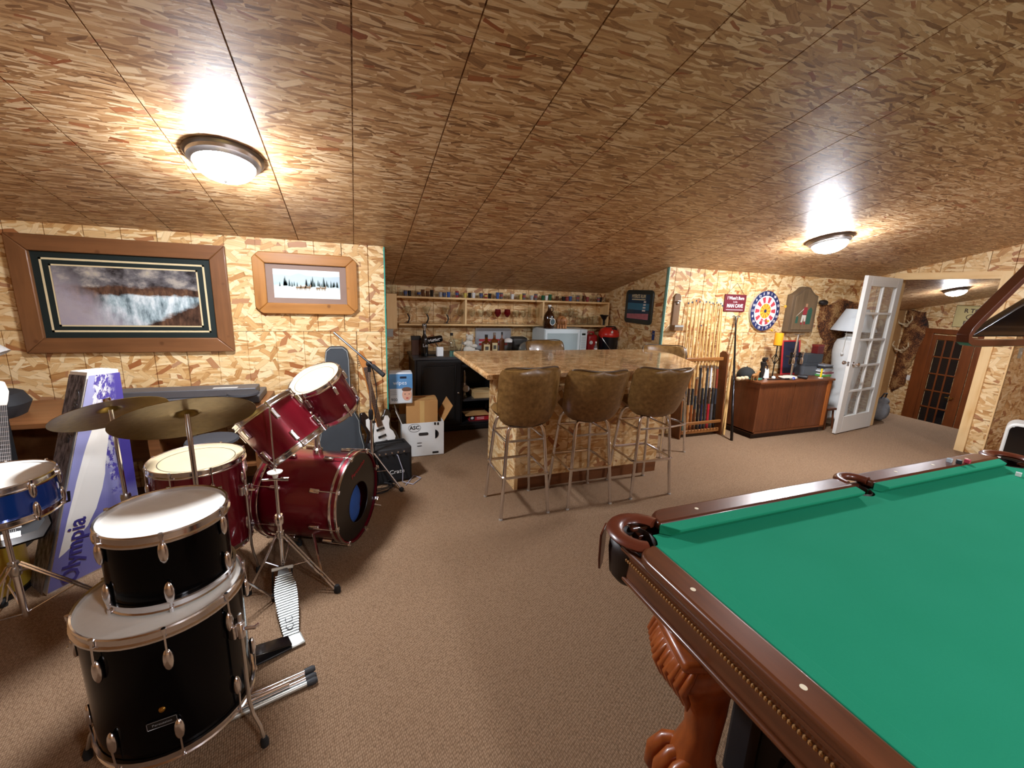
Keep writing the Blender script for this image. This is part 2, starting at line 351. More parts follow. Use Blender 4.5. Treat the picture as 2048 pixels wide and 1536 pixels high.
# return wall beside the post, stair hall beyond
clad('wall_return',T(0,YRET+.012,0)@FACE_NY,[(XO+.014,0),(XF,0),(XF,ceil_z(YRET)),(XO+.014,ceil_z(YRET))],1.2192,1.2192,XO,0,MATS['osb_wall'])
clad('wall_stair',T(XF+.012,0,0)@FACE_NX,[(-YF,-1),(-YRET,-1),(-YRET,ceil_z(YRET)),(-YF,ceil_z(YF))],1.2192,1.2192,-YF,-1.,MATS['osb_wall'])
struct('wall_stair_left',BX(XO+.1,XF,YF,YF+.04,-1,ceil_z(YF)),MATS['plain_osb'])
struct('wall_stair_near',BX(XO+.02,XO+.11,YW+.1,YF,0,ceil_z(YF)),MATS['plain_osb'])
# rest of the room behind the camera
struct('wall_left',MB().prism([(YMIN,0),(YW,0),(YW,ceil_z(YW)),(RIDGE,ceil_z(RIDGE)),(YMIN,ceil_z(YMIN))],0,.04,Matrix(((0,0,1,XMIN-.04),(1,0,0,0),(0,1,0,0),(0,0,0,1)))),MATS['plain_osb'])
struct('wall_rear',BX(XMIN,XO,YMIN-.04,YMIN,0,ceil_z(YMIN)),MATS['plain_osb'])
struct('wall_right',MB().prism([(YMIN,0),(YRET+.0,0),(YRET,ceil_z(YRET)),(RIDGE,ceil_z(RIDGE)),(YMIN,ceil_z(YMIN))],0,.04,Matrix(((0,0,1,XO+1.6),(1,0,0,0),(0,1,0,0),(0,0,0,1)))),MATS['plain_osb'])
struct('floor',BX(XO,XO+1.6,YMIN,YRET-.02,-.05,0),'carpet')
struct('ceiling',MB().prism([(-XO-1.6,0),(-XO,0),(-XO,(RIDGE-YMIN)/cc),(-XO-1.6,(RIDGE-YMIN)/cc)],-.02,.0,fr2),MATS['plain_osb'])
struct('wall_rear',BX(XO,XO+1.6,YMIN-.04,YMIN,0,ceil_z(YMIN)),MATS['plain_osb'])
# ------------------------------------------------------------------ ceiling lamps
nickel=M('brushed_nickel','8e8884',.32,.9,.05)
lampglass=M('lamp_glass','fff6e6',.3,0,0,emit="f2f6ff",es=LAMP_W)
def flush_lamp(x,y,label,s=1.,far=False):
    sl=-ca if y>=RIDGE else ca
    t=thing('flush_ceiling_light',label,'ceiling light',(x,y,ceil_z(y)),rot=Rx(sl)@Rx(PI),group='flush ceiling lights')
    MB().lathe([(0,0),(.19*s,0),(.192*s,.008),(.183*s,.016),(.176*s,.018),(.172*s,.034),(.160*s,.04),(.150*s,.05),(.142*s,.05),(.142*s,.004)],48,cap=False).build('rim',nickel,t)
    R=.146*s; h=.085*s
    MB().lathe([(R*math.cos(a),.046*s+h*math.sin(a)) for a in [i*PI/2/10 for i in range(11)]],40,cap=False).build('glass_dome',lampglass,t)
    MB().lathe([(0,.128*s),(.016*s,.13*s),(.011*s,.14*s),(.007*s,.146*s),(.0001,.152*s)],14,cap=False).build('finial',nickel,t)
    return t
flush_lamp(-.57,2.69,'flush dome ceiling light with nickel rim above the drum kit',.92)
flush_lamp(4.17,2.80,'flush dome ceiling light with nickel rim near the dartboard wall',.95)
q=Cp(1912,578); flush_lamp(q.x,q.y,'small flush ceiling light seen through the doorway above the stairs',.85)
flush_lamp(4.17,-2.0,'unseen flush ceiling light added for fill behind the camera on the doorway side')  # unseen lamp, added behind the camera as fill light
flush_lamp(1.7,-2.0,'unseen flush ceiling light added for fill behind the camera nearer the drum side')  # second added lamp out of view, raises the ambient light
# ------------------------------------------------------------------ shared shapes
def uvbox(x0,x1,y0,y1,z0,z1):
    mb=BX(x0,x1,y0,y1,z0,z1); uv=[]; a,b=random.uniform(0,40),random.uniform(0,40)
    for f in mb.f:
        P=[Vector(mb.v[i]) for i in f]; n=(P[1]-P[0]).cross(P[2]-P[0]); ax=max(range(3),key=lambda k:abs(n[k]))
        for p in P: uv.append(((p.y if ax==0 else p.x)+a,(p.y if ax==2 else p.z)+b))
    mb.uv=uv; return mb
def pad(w,h,th,curve=0.,n=5.,nu=14,nv=14,taper=0.,nb=None,bulge=.3):
    """a padded panel standing in x/z (z 0..h), bent about the vertical; front is -y"""
    nb=nb or n; A=[];Bk=[]
    for j in range(nv+1):
        v=j/nv; s=2*v-1; s=math.copysign(abs(s)**.8,s); e=n if s>0 else nb
        hw=w/2*(max(1-abs(s)**e,0))**(1/e)*(1-taper*(1-(s+1)/2))
        for i in range(nu+1):
            u=2*i/nu-1; x=hw*u; y=curve*(x/(w/2))**2
            k=(max(0,1-abs(u)**6)*max(0,1-abs(s)**6))**.5
            A.append((x,y-th/2*(1+bulge*0)*k,h*(s+1)/2)); Bk.append((x,y+th/2*(1+bulge)*k,h*(s+1)/2))
    W=nu+1; N=len(A); fs=[]
    for j in range(nv):
        for i in range(nu):
            a=j*W+i; fs.append((a,a+1,a+W+1,a+W)); fs.append((N+a,N+a+W,N+a+W+1,N+a+1))
    m=MB(); m.add(A+Bk,fs); return m
def rrect(w,h,r,n=5):
    out=[]
    for cx,cy,a in ((w/2-r,h/2-r,0),(-w/2+r,h/2-r,PI/2),(-w/2+r,-h/2+r,PI),(w/2-r,-h/2+r,1.5*PI)):
        for i in range(n+1): t=a+PI/2*i/n; out.append((cx+r*math.cos(t),cy+r*math.sin(t)))
    return out
def arc(c,r,a0,a1,n): return [(c[0]+r*math.cos(a0+(a1-a0)*i/n),c[1]+r*math.sin(a0+(a1-a0)*i/n)) for i in range(n+1)]
# ------------------------------------------------------------------ pool table
mahog=wood('mahogany','5c2e1c','331810',.3,0,1.2,.4); mahogY=wood('mahogany_y','683a20','3c1f10',.3,1,1.2,.35); mahogZ=wood('mahogany_z','a2531f','6b2e10',.35,2,1.3,.3)
leather=M('pocket_leather','5d2a1a',.3,0,.2,20,coat=.2)
PZ=.82; X0,X1,Y0,Y1=.803,3.451,-.26,1.157; XI0,XI1,YI0,YI1=.892,3.362,-.169,1.066; XM=(XI0+XI1)/2; YM=(YI0+YI1)/2; CU=.05
pt=thing('pool_table','dark mahogany pool table with green cloth and leather corner pockets','pool table',(XM,YM,0))
def W(mb,name,mat,par=None,**k): return mb.build(name,mat,par or pt,world=True,**k)
PR=.062
corners=[(XI0+.012,YI1-.012,1),(XI1-.012,YI1-.012,2),(XI0+.012,YI0+.012,3),(XI1-.012,YI0+.012,4)]
sides=[(XM,YI1+.035),(XM,YI0-.035)]
bed=[]
b0=.0
bed+=arc((XI0,YI0),PR+.012,PI/2,0,6)+arc((XM,YI0-.015),.055,PI,0,8)+arc((XI1,YI0),PR+.012,PI,PI/2,6)+arc((XI1,YI1),PR+.012,-PI/2,-PI,6)+arc((XM,YI1+.015),.055,0,-PI,8)+arc((XI0,YI1),PR+.012,0,-PI/2,6)
W(MB().prism(bed,PZ-.07,PZ-.042),'playing_surface','felt',smooth=False)
W(MB().prism(bed,PZ-.125,PZ-.0705),'slate',M('slate','4a4a4c',.7),smooth=False)
def cushion(a,b,inward,e0,e1):
    a=Vector((*a,0));b=Vector((*b,0));n=Vector((*inward,0)); d=(b-a).normalized()
    A=[];
    for p,s,e in ((a,1,e0),(b,-1,e1)):
        A+=[p+Vector((0,0,PZ-.004)),p+n*CU+d*s*e+Vector((0,0,PZ-.006)),p+n*(CU-.002)+d*s*e+Vector((0,0,PZ-.016)),p+n*(CU-.022)+d*s*e*.7+Vector((0,0,PZ-.041)),p+Vector((0,0,PZ-.041))]
    m=MB(); m.add(A,[(0,1,6,5),(1,2,7,6),(2,3,8,7),(3,4,9,8),(4,0,5,9),(4,3,2,1,0),(5,6,7,8,9)]); m.v=[tuple(v) for v in m.v]
    return m
CG=.098; SG=.064
segs=[((XI0+CG,YI1),(XM-SG,YI1),(0,-1),.05,.018),((XM+SG,YI1),(XI1-CG,YI1),(0,-1),.018,.05),((XI0+CG,YI0),(XM-SG,YI0),(0,1),.05,.018),((XM+SG,YI0),(XI1-CG,YI0),(0,1),.018,.05),((XI0,YI0+CG),(XI0,YI1-CG),(1,0),.05,.05),((XI1,YI0+CG),(XI1,YI1-CG),(-1,0),.05,.05)]
for a,b,n,e0,e1 in segs: W(cushion(a,b,n,e0,e1),'cushion','felt',recalc=True,smooth=False,bevel=.003)
def rail(poly,mat):
    o=W(MB().prism(poly,PZ-.034,PZ),'rail',mat,bevel=.012,seg=3); return o
rr=.05
def longrail(xa,xb,yi,yo,ra,rb):
    s=1 if yo>yi else -1
    P=[(xa,yi),(xb,yi)]+arc((xb-rb,yo-s*rb),rb,0,s*PI/2,4)+arc((xa+ra,yo-s*ra),ra,s*PI/2,s*PI,4)
    return P
rails=[]
for yi,yo in ((YI1,Y1),(YI0,Y0)):
    for xa,xb,ra,rb in ((XI0+CG,XM-SG,.075,.04),(XM+SG,XI1-CG,.04,.075)):
        rails.append(rail(longrail(xa,xb,yi,yo,ra,rb),mahog))
for xi,xo in ((XI0,X0),(XI1,X1)):
    s=1 if xo>xi else -1
    P=[(xi,YI0+CG),(xi,YI1-CG)]+arc((xo-s*.07,YI1-CG-.07),.07,PI/2,PI/2-s*PI/2,4)+arc((xo-s*.07,YI0+CG+.07),.07,-s*PI/2+PI/2-PI/2*0 if 0 else (0 if s>0 else PI),-PI/2 if s>0 else 1.5*PI,4)
    rails.append(rail(P,mahogY))
# frame below the rails: stepped mouldings
def ring(x0,x1,y0,y1,t,z0,z1,r=.06):
    """four mitred boards around the table"""
    m=[]
    m.append(BX(x0+r,x1-r,y1-t,y1,z0,z1)); m.append(BX(x0+r,x1-r,y0,y0+t,z0,z1)); m.append(BX(x0,x0+t,y0+r,y1-r,z0,z1)); m.append(BX(x1-t,x1,y0+r,y1-r,z0,z1)); return m
for dx,z0,z1,nm,bv in ((.010,PZ-.058,PZ-.034,'upper_moulding',.01),(.030,PZ-.150,PZ-.058,'apron_board',.003),(.020,PZ-.166,PZ-.150,'lower_moulding',.007)):
    for k,mb in enumerate(ring(X0+dx,X1-dx,Y0+dx,Y1-dx,.03,z0,z1,.10)): W(mb,nm,mahog if k<2 else mahogY,bevel=bv)
rope=M('rope_beading','a87b45',.45,0,.25,40)
for x,ya,yb in ((X0+.024,Y0+.12,Y1-.12),):
    m=MB(); n=int((yb-ya)/.011)
    for i in range(n): m.ball((x,ya+(i+.5)*.011,PZ-.082),.0052,6,(1,1,1.25))
    o=W(m,'rope_beading',rope); o['kind']='stuff'
m=MB(); n=int((X1-X0-.24)/.011)
for i in range(n): m.ball((X0+.12+(i+.5)*.011,Y1-.024,PZ-.082),.0052,6,(1,1,1.25))
o=W(m,'rope_beading',rope); o['kind']='stuff'
W(BX(X0+.06,X1-.06,Y0+.06,Y1-.06,PZ-.164,PZ-.126),'cabinet_bottom',mahog)
# pockets
for (cx,cy,k) in corners:
    sx=-1 if k in(1,3) else 1; sy=1 if k in(1,2) else -1
    a=math.atan2(sy,sx); R=.094; pts=[]
    for i in range(13):
        t=a-PI*.62+PI*1.24*i/12; pts.append((cx+R*math.cos(t),cy+R*math.sin(t)))
    m=MB(); rings=[]
    for i,(x,y) in enumerate(pts):
        d=Vector((x-cx,y-cy,0)).normalized(); c=Vector((x,y,PZ-.012))
        rings.append([c+d*(.030*math.cos(q)-.004)+Vector((0,0,.015*math.sin(q))) for q in [2*PI*j/10 for j in range(10)]])
    m.loft(rings); W(m,'pocket_iron',leather,recalc=True)
    W(MB().lathe([(.074,-.01),(.078,-.06),(.07,-.14),(.045,-.17),(0,-.175)],18,T(cx+sx*.018,cy+sy*.018,PZ-.03),cap=False),'pocket_net',M('dark_leather','1c0f0a',.5),solid=.004)
    if k in (1,3):
        m=MB(); m.prism([(-.045,0),(.045,0),(.04,-.1),(.02,-.15),(-.02,-.15),(-.04,-.1)],0,.008,T(cx+sx*.088,cy+sy*.088,PZ-.035)@Rz(a+PI/2)@Rx(PI/2)); W(m,'leather_flap',leather,bevel=.002)
for (cx,cy) in sides:
    s=1 if cy>YM else -1; pts=[]
    m=MB(); rings=[]
    for i in range(11):
        t=s*PI/2-PI*.5+PI*i/10; d=Vector((math.cos(t),math.sin(t),0)); c=Vector((cx,cy-.005*s,PZ-.010))+d*.072
        rings.append([c+d*(.020*math.cos(q))+Vector((0,0,.018*math.sin(q))) for q in [2*PI*j/10 for j in range(10)]])
    m.loft(rings); W(m,'pocket_iron',leather,recalc=True)
    W(MB().lathe([(.062,-.01),(.064,-.06),(.055,-.13),(.03,-.15),(0,-.155)],16,T(cx,cy+.0*s,PZ-.03),cap=False),'pocket_net',MATS['dark_leather'],solid=.004)
ivory=M('ivory_sight','e6dcc0',.35,0,.05)
L8=(XI1-XI0)/8; 
for yy in ((YI1+Y1)/2+.0,(YI0+Y0)/2):
    for i in (1,2,3,5,6,7): W(MB().lathe([(.0075,0),(.0075,.0015),(0,.0016)],12,T(XI0+L8*i,yy,PZ-.0008),cap=False),'sight',ivory)
for xx in ((XI0+X0)/2,(XI1+X1)/2):
    for i in (1,2,3): W(MB().lathe([(.0075,0),(.0075,.0015),(0,.0016)],12,T(xx,YI0+(YI1-YI0)/4*i,PZ-.0008),cap=False),'sight',ivory)
def pool_leg(x,y,az):
    q=T(x,y,0)@Rz(az)      # local +x points out of the table
    prof=[(.62,.00,.105,.125),(.585,.03,.125,.135),(.54,.055,.125,.125),(.48,.05,.11,.095),(.42,.025,.08,.064),(.34,.0,.058,.05),(.25,.0,.052,.046),(.18,.02,.062,.056),(.12,.02,.078,.07),(.06,.02,.085,.078),(.0,.02,.08,.075)]
    rings=[]
    for z,o,a,b in prof: rings.append([(o+a*math.copysign(abs(math.cos(t))**.7,math.cos(t)),b*math.copysign(abs(math.sin(t))**.7,math.sin(t)),z) for t in [2*PI*j/20 for j in range(20)]])
    m=MB(); m.loft(rings[::-1],m=q); lg=W(m,'leg',mahogZ,ang=80)
    for k in range(11):      # carved fan on the knee
        yy=(k-5)*.0235; m=MB(); m.tube([(.105+.0,yy*.8,.60),(.155-abs(k-5)*.85*.004,yy,.57),(.184-abs(k-5)*.85*.007,yy,.53),(.160-abs(k-5)*.85*.007,yy*.9,.48),(.118,yy*.75,.435)],[.006,.011,.012,.010,.004],12,q); W(m,'carved_fluting',mahogZ,lg,ang=80)
    for k,yy in enumerate((-.05,0,.05)):
        m=MB(); m.tube([(.04,yy*.7,.17),(.09,yy,.155),(.12,yy*1.15,.11),(.125,yy*1.15,.05),(.11,yy*1.1,.012)],[.018,.024,.026,.022,.014],14,q); W(m,'claw_toe',mahogZ,lg,ang=80)
    m=MB(); m.ball((.06,0,.062),.062,16,m=q); W(m,'claw_ball',mahogZ,lg)
    m=MB(); m.box((.045,0,.637),(.27,.30,.034),q); W(m,'leg_block',mahogZ,lg,bevel=.014)
pool_leg(1.0,.78,math.radians(163)); pool_leg(3.25,.78,math.radians(17)); pool_leg(1.0,.12,math.radians(197)); pool_leg(3.25,.12,math.radians(-17))
# cubes of chalk on the rails
def chalk(p,col,label,rz):
    t=thing('chalk_cube',label,'chalk',p,rz,'billiard chalk cubes'); B((0,0,.0095),(.021,.021,.019)).build('wrapper',M('chalk_wrap_'+col[0],col[1],.6),t,bevel=.001)
    MB().lathe([(0,.0205),(.008,.0192),(.009,.0192)],10,cap=False).build('chalk_top',M('chalk_'+col[0],col[2],.9),t)
for (px,py),c,l,r in (((1898,919),('pale','b9c4cc','8fa7b5'),'pale blue chalk cube on the far pool rail',.2),((1917,922),('black','1c1d22','9aa9b4'),'black wrapped chalk cube between pale and red ones on the far rail',.5),((1934,921),('red','b8384c','d0707e'),'red chalk cube on the far pool rail',.1)):
    chalk(Zp(px,py+5,PZ),c,l,r)
chalk(Zp(2036,952,PZ-.042),('white','d9ddda','c8d2d6'),'whitish chalk cube lying on the green cloth at the right edge',.3)
# black trunk under the table
q=Zp(1560,1520,0)
t=thing('storage_trunk','black storage trunk on the carpet under the pool table','trunk',(1.58,.56,0),math.radians(1))
B((0,0,.22),(.86,.50,.44)).build('body',M('trunk_black','1a1c20',.55,0,.2),t,bevel=.015); B((0,0,.465),(.88,.52,.045)).build('lid',M('trunk_black','1a1c20',.55),t,bevel=.012)
for dx in (-.44,): B((dx-.006,0,.41),(.014,.05,.09)).build('latch',darkmetal,t,bevel=.004); MB().tube([(dx-.0,-.06,.28),(dx-.035,-.05,.265),(dx-.035,.05,.265),(dx,.06,.28)],.008,8).build('handle',darkmetal,t)
for dy in (-.15,.15): B((-.435,dy,.22),(.012,.03,.44)).build('edge_strip',darkmetal,t)
# ------------------------------------------------------------------ bar island
t=thing('bar_island','strand board bar island with a glossy stone look counter','bar counter',(1.9,3.3,0)); bar=t
bx0,bx1,by0,by1,bz=1.195,2.62,2.975,3.70,1.005
k=(bx1-bx0)/3
for i in range(3):
    uvbox(bx0+i*k+.0015,bx0+(i+1)*k-.0015,by0,by0+.012,.10,bz).build('front_panel',MATS['osb_wall'],t,world=True,smooth=False)
uvbox(bx0,bx0+.012,by0+.013,by1,.0,bz).build('side_panel',MATS['osb_wall'],t,world=True,smooth=False); uvbox(bx1-.012,bx1,by0+.013,by1,.0,bz).build('side_panel',MATS['osb_wall'],t,world=True,smooth=False)
uvbox(bx0+.013,bx1-.013,by1-.013,by1,.0,bz).build('back_panel',MATS['osb_wall'],t,world=True,smooth=False)
BX(bx0,bx0+.03,by0-.0015,by0+.012,0,.10).build('corner_strip',pine,t,world=True)
BX(bx0+.03,bx1,by0-.0,by0+.012,0,.10).build('kick_board',wood('kick_brown','7a4a26','4e2c14',.5,0),t,world=True)
def stone():
    t=NT('counter_stone'); v=t.coord('Object')
    n=t.noise(v,14.,6.,.65); vo=t.node('ShaderNodeTexVoronoi'); t.link(v,vo.inputs['Vector']); vo.inputs['Scale'].default_value=90.
    f=t.math('MULTIPLY_ADD',vo.outputs['Distance'],.25,n)
    c=t.ramp(f,[(.35,srgb('7a5532')),(.5,srgb('a97f50')),(.62,srgb('c49a68')),(.8,srgb('ddbd8e'))])
    t.link(c,t.b.inputs['Base Color']); t.b.inputs['Roughness'].default_value=.16; t.b.inputs['Coat Weight'].default_value=.5; t.b.inputs['Coat Roughness'].default_value=.05; t.bump(n,.08,.002)
    MATS['counter_stone']=t.m; return t.m
ct=[Zp(908,702,1.05),Zp(975,748,1.05),Zp(1388,736,1.05),Zp(1394,727,1.05),Zp(1345,707,1.05),Zp(1290,698,1.05)]
P=[(p.x,p.y) for p in ct]
MB().prism(P,1.006,1.05).build('counter_top',stone(),t,world=True,bevel=.008,seg=3)
m=MB(); a=Vector((*P[0],1.028)); b=Vector((*P[1],1.028))
for i in range(38):
    m.ball(tuple(a.lerp(b,(i+.5)/38)),.02,7,(.5,.8,1.0))
o=m.build('chiselled_edge',MATS['counter_stone'],t,world=True); o['kind']='stuff'
# ------------------------------------------------------------------ bar stools
def vinyl():
    t=NT('brown_vinyl'); v=t.coord('Object'); n=t.noise(v,30.,5.,.65); n2=t.noise(v,260.,2.)
    c=t.ramp(n,[(.3,srgb('5f431f')),(.55,srgb('7a5a30')),(.75,srgb('8f6e40'))]); t.link(c,t.b.inputs['Base Color']); t.b.inputs['Roughness'].default_value=.34; t.b.inputs['Coat Weight'].default_value=.15; t.bump(n2,.15,.0006)
    MATS['brown_vinyl']=t.m; return t.m
vinyl(); piping=M('vinyl_piping','4a3318',.4)
def bar_stool(loc,swivel,base,label,lean=19):
    t=thing('bar_stool',label,'bar stool',loc,base,'brown vinyl bar stools')
    for sx in(-1,1):
        for sy in(-1,1):
            pts=[(sx*.185,sy*.185,.008),(sx*.165,sy*.165,.30),(sx*.142,sy*.142,.60),(sx*.132,sy*.132,.655),(sx*.11,sy*.125,.682),(sx*.05,sy*.12,.69),(0,sy*.12,.69)]
            MB().tube(pts,.0125,10).build('leg',chrome,t)
            MB().lathe([(.0145,0),(.0145,.008),(.013,.011)],10,T(sx*.186,sy*.186,0)).build('foot_cap',M('cap_grey','9a958c',.5),t)
    def sq(r,z,rad,nm):
        P=[(x,y,z) for x,y in rrect(2*r,2*r,.035,4)]; MB().tube(P,rad,8,closed=True).build(nm,chrome,t)
    sq(.180,.315,.0105,'foot_rail'); sq(.150,.575,.0085,'leg_brace')
    B((0,0,.705),(.2,.2,.022)).build('swivel_plate',darkmetal,t)
    s=Rz(swivel)
    m=pad(.38,.40,.07,0,4.); m.v=[tuple(s@Vector((x,z-.2,.755+(-y if 1 else 0)))) for x,y,z in m.v]; m.build('seat',MATS['brown_vinyl'],t)
    bk=pad(.48,.44,.05,.075,7.,taper=.06,nb=4.,bulge=.9); q=s@T(0,-.170,.675)@Rx(math.radians(lean)); bk.v=[tuple(q@Vector(v)) for v in bk.v]
    bo=bk.build('backrest',MATS['brown_vinyl'],t)
    pts=[]
    for j in range(44):
        a=2*PI*j/44; c,s_=math.cos(a),math.sin(a); e=6. if s_>0 else 4.
        r=(abs(c)**e+abs(s_)**e)**(-1/e); x=.235*r*c*(1-.06*(1-(r*s_+1)/2)); z=.22+.218*r*s_; pts.append(q@Vector((x,.075*(x/.24)**2+.008,z)))
    MB().tube(pts,.0055,6,closed=True).build('piping',piping,bo)
    return t
for (x,y),sw,ba,l in (((1.125,2.75),math.radians(3),0.,'brown vinyl bar stool nearest the drum kit, in front of the bar'),((1.665,2.74),math.radians(-9),math.radians(-2),'brown vinyl bar stool in the middle of the front row at the bar'),((2.245,2.74),math.radians(-10),math.radians(-3),'brown vinyl bar stool at the pool table end of the front row')):
    bar_stool((x,y,0),sw,ba,l,9 if x<1.3 else 21)
q=Yp(1094,684,4.12); bar_stool((q.x,q.y-.2,0),PI+.05,0,'brown vinyl bar stool behind the bar, its back before the microwave')
bar_stool((3.045,3.44,0),math.radians(143),math.radians(10),'brown vinyl bar stool at the short end of the bar beside the cue rack')
# ------------------------------------------------------------------ drums
def coated():
    t=NT('coated_head'); v=t.coord('Object'); n=t.noise(v,30.,4.,.7); n2=t.noise(v,140.,2.)
    c=t.mix(t.math('MULTIPLY',n,.5),srgb('efece2'),srgb('d5d0c2')); t.link(c,t.b.inputs['Base Color']); t.b.inputs['Roughness'].default_value=.45; t.bump(n2,.1,.0005); MATS['coated_head']=t.m
coated(); cream=M('cream_head','bfae8a',.5,0,.12,9); blackshell=M('black_drum_wrap','030304',.12,0,.1,spec=.12); clearhead=M('clear_head','c9b48e',.3,0,.1)
def hexa(P):
    m=MB(); m.add(P,[(0,3,2,1),(4,5,6,7),(0,1,5,4),(1,2,6,5),(2,3,7,6),(3,0,4,7)]); return m     # bottom 4 ccw, top 4 ccw
def frame(c,n,xdir=None):
    n=Vector(n).normalized(); x=Vector(xdir) if xdir else Vector((1,0,0)); x=(x-n*x.dot(n)).normalized(); y=n.cross(x)
    return Matrix(((x.x,y.x,n.x,c[0]),(x.y,y.y,n.y,c[1]),(x.z,y.z,n.z,c[2]),(0,0,0,1)))
def hoop_prof(r): return [(r+.002,-.016),(r+.012,-.016),(r+.012,-.010),(r+.006,-.006),(r+.005,.010),(r+.009,.014),(r+.006,.018),(r+.001,.015),(r+.001,-.010)]
def drum(t,r,dep,shell,head,nl,a0=0.,ring=False,bottom=True,lug='tear',bothead=None):
    """t: empty at the drum's bottom centre, local z along the axis"""
    MB().lathe([(r,.004),(r,dep-.004),(r-.006,dep-.004),(r-.006,.004),(r,.004)],48,cap=False).build('shell',shell,t)
    h=MB().lathe([(r+.004,dep-.006),(r+.002,dep+.003),(r-.004,dep+.004),(0,dep+.004)],48,cap=False).build('drum_head',head,t)
    if ring: MB().lathe([(r*.80,dep+.0046),(r*.81,dep+.0052),(r*.82,dep+.0046)],48,cap=False).build('ring_mark',M('ring_dark','4a4132',.6),h)
    if bottom: MB().lathe([(r+.002,.0),(0,-.001)],40,cap=False).build('bottom_head',bothead or clearhead,t)
    MB().lathe(hoop_prof(r),48,T(0,0,dep),cap=False).build('hoop',chrome,t)
    MB().lathe([(p[0],-p[1]) for p in hoop_prof(r)],48,T(0,0,.0),cap=False).build('hoop',chrome,t)
    for k in range(nl):
        a=a0+2*PI*k/nl
        for up in (1,0):
            zc=dep*.78 if up else dep*.22; s=1 if up else -1; q=Rz(a)@T(r,0,zc)
            m=MB()
            if lug=='tear': m.ball((.008,0,s*.006),.028,14,(.42,.5,1.35),q)
            else: m.box((.010,0,0),(.022,.022,.06),q)
            lo=m.build('lug',chrome,t,bevel=.005 if lug!='tear' else 0)
            m=MB(); m.cyl((.014,0,s*.015),(.010,0,(dep-zc+.012) if up else (-zc-.012)),.0032,None,8,q); m.cyl((.010,0,(dep-zc+.006) if up else (-zc-.006)),(.010,0,(dep-zc+.020) if up else (-zc-.020)),.0062,None,8,q); m.build('tension_rod',chrome,lo)
def tom_leg(t,a,r,zc,foot,label=None):
    """bent leg in the tom's local frame: clamp on the shell at angle a, foot a world/local point"""
    q=Rz(a); c=q@Vector((r+.03,0,zc)); m=MB(); m.box((r+.012,0,zc),(.024,.045,.05),q); m.cyl((r+.03,0,zc-.03),(r+.03,0,zc+.03),.014,None,10,q); 
    cl=m.build('leg_clamp',chrome,t,bevel=.005)
    m=MB(); m.tube([q@Vector((r+.045,.0,zc+.005)),q@Vector((r+.07,.012,zc)),q@Vector((r+.07,.03,zc-.004))],.006,6); m.build('wing_bolt',chrome,cl)
    f=Vector(foot); d=q@Vector((r+.03,0,0)); 
    pts=[c+Vector((0,0,.06)),c,Vector((d.x,d.y,.17+f.z)),d*.75+Vector((f.x,f.y,0))*.25+Vector((0,0,.12+f.z)),d*.25+Vector((f.x,f.y,0))*.75+Vector((0,0,.08+f.z)),Vector((f.x,f.y,f.z+.025))]
    MB().tube(pts,.0065,8).build('leg',brushed,t); MB().lathe([(.013,0),(.014,.02),(.010,.034),(0,.036)],10,T(f.x,f.y,f.z)).build('rubber_foot',rubber,t)
# black floor tom with the smaller tom standing on it
ft=thing('floor_tom','large black floor tom with chrome hoops, a smaller black tom on top','drum',(-.614,1.515,.165))
drum(ft,.212,.432,blackshell,MATS['coated_head'],8,math.radians(-72))
f=Zp(530,1490)-Vector((-.614,1.515,.165)); tom_leg(ft,math.atan2(f.y,f.x)+.05,.212,.30,f)
f=Zp(190,1512)-Vector((-.614,1.515,.165)); f=Vector((-.285,.02,-.165)); tom_leg(ft,math.radians(168),.212,.27,f); tom_leg(ft,math.radians(68),.212,.27,(.12,.27,-.165))
a=math.radians(-82)
q=Rz(a)@T(.2135,0,.13)@Ry(PI/2)@Rz(PI/2)
bd=MB(); bd.prism(rrect(.075,.028,.004,2),0,.0012,q); bdg=bd.build('badge',M('badge_black','0c0c0d',.3),ft)
m=MB()
for i in range(4):
    p0=rrect(.071,.024,.002,1)
m.tube([q@Vector((x,y,.0014)) for x,y in rrect(.071,.024,.002,1)],.0006,4,closed=True); m.build('badge_outline',M('badge_silver','9a9a9a',.4,.5),bdg)
text('badge_script','Percussion',.011,M('badge_silver','9a9a9a',.4,.5),bdg,q@T(0,0,.0014))
MB().lathe([(0,.006),(.007,.004),(.009,0)],12,Rz(a+.02)@T(.212,0,.175)@Ry(PI/2),cap=False).build('vent_grommet',M('brass','b98f45',.3,1.),ft)
tm=thing('tom_drum','small black tom with a white head, standing on the black floor tom','drum',(-.598,1.56,.625))
drum(tm,.165,.225,blackshell,MATS['coated_head'],6,math.radians(-75))
# red bass drum
n=Vector((.897,-.443,0)); c=Vector((-.018,2.625,.300)); dep=.50
bd=thing('bass_drum','wine red bass drum with black front head and a round port hole','drum',(-.22,2.72,0))
q=frame(c-n*dep,n,(0,0,1))
R=.268
def Wb(mb,name,mat,par=None,**k): return mb.build(name,mat,par or bd,world=True,**k)
Wb(MB().lathe([(R,.03),(R,dep-.03),(R-.008,dep-.03),(R-.008,.03),(R,.03)],56,q,cap=False),'shell',redwrap)
for z0,z1 in ((-.012,.032),(dep-.032,dep+.012)):
    h=Wb(MB().lathe([(R+.008,z0),(R+.016,z0),(R+.016,z1),(R+.008,z1),(R+.008,z0)],56,q,cap=False),'wood_hoop',redwrap)
    for zz in (z0+.004,z1-.004): Wb(MB().lathe([(R+.0165,zz-.008),(R+.0205,zz-.005),(R+.0205,zz+.005),(R+.0165,zz+.008)],56,q,cap=False),'hoop_edge',chrome,h)
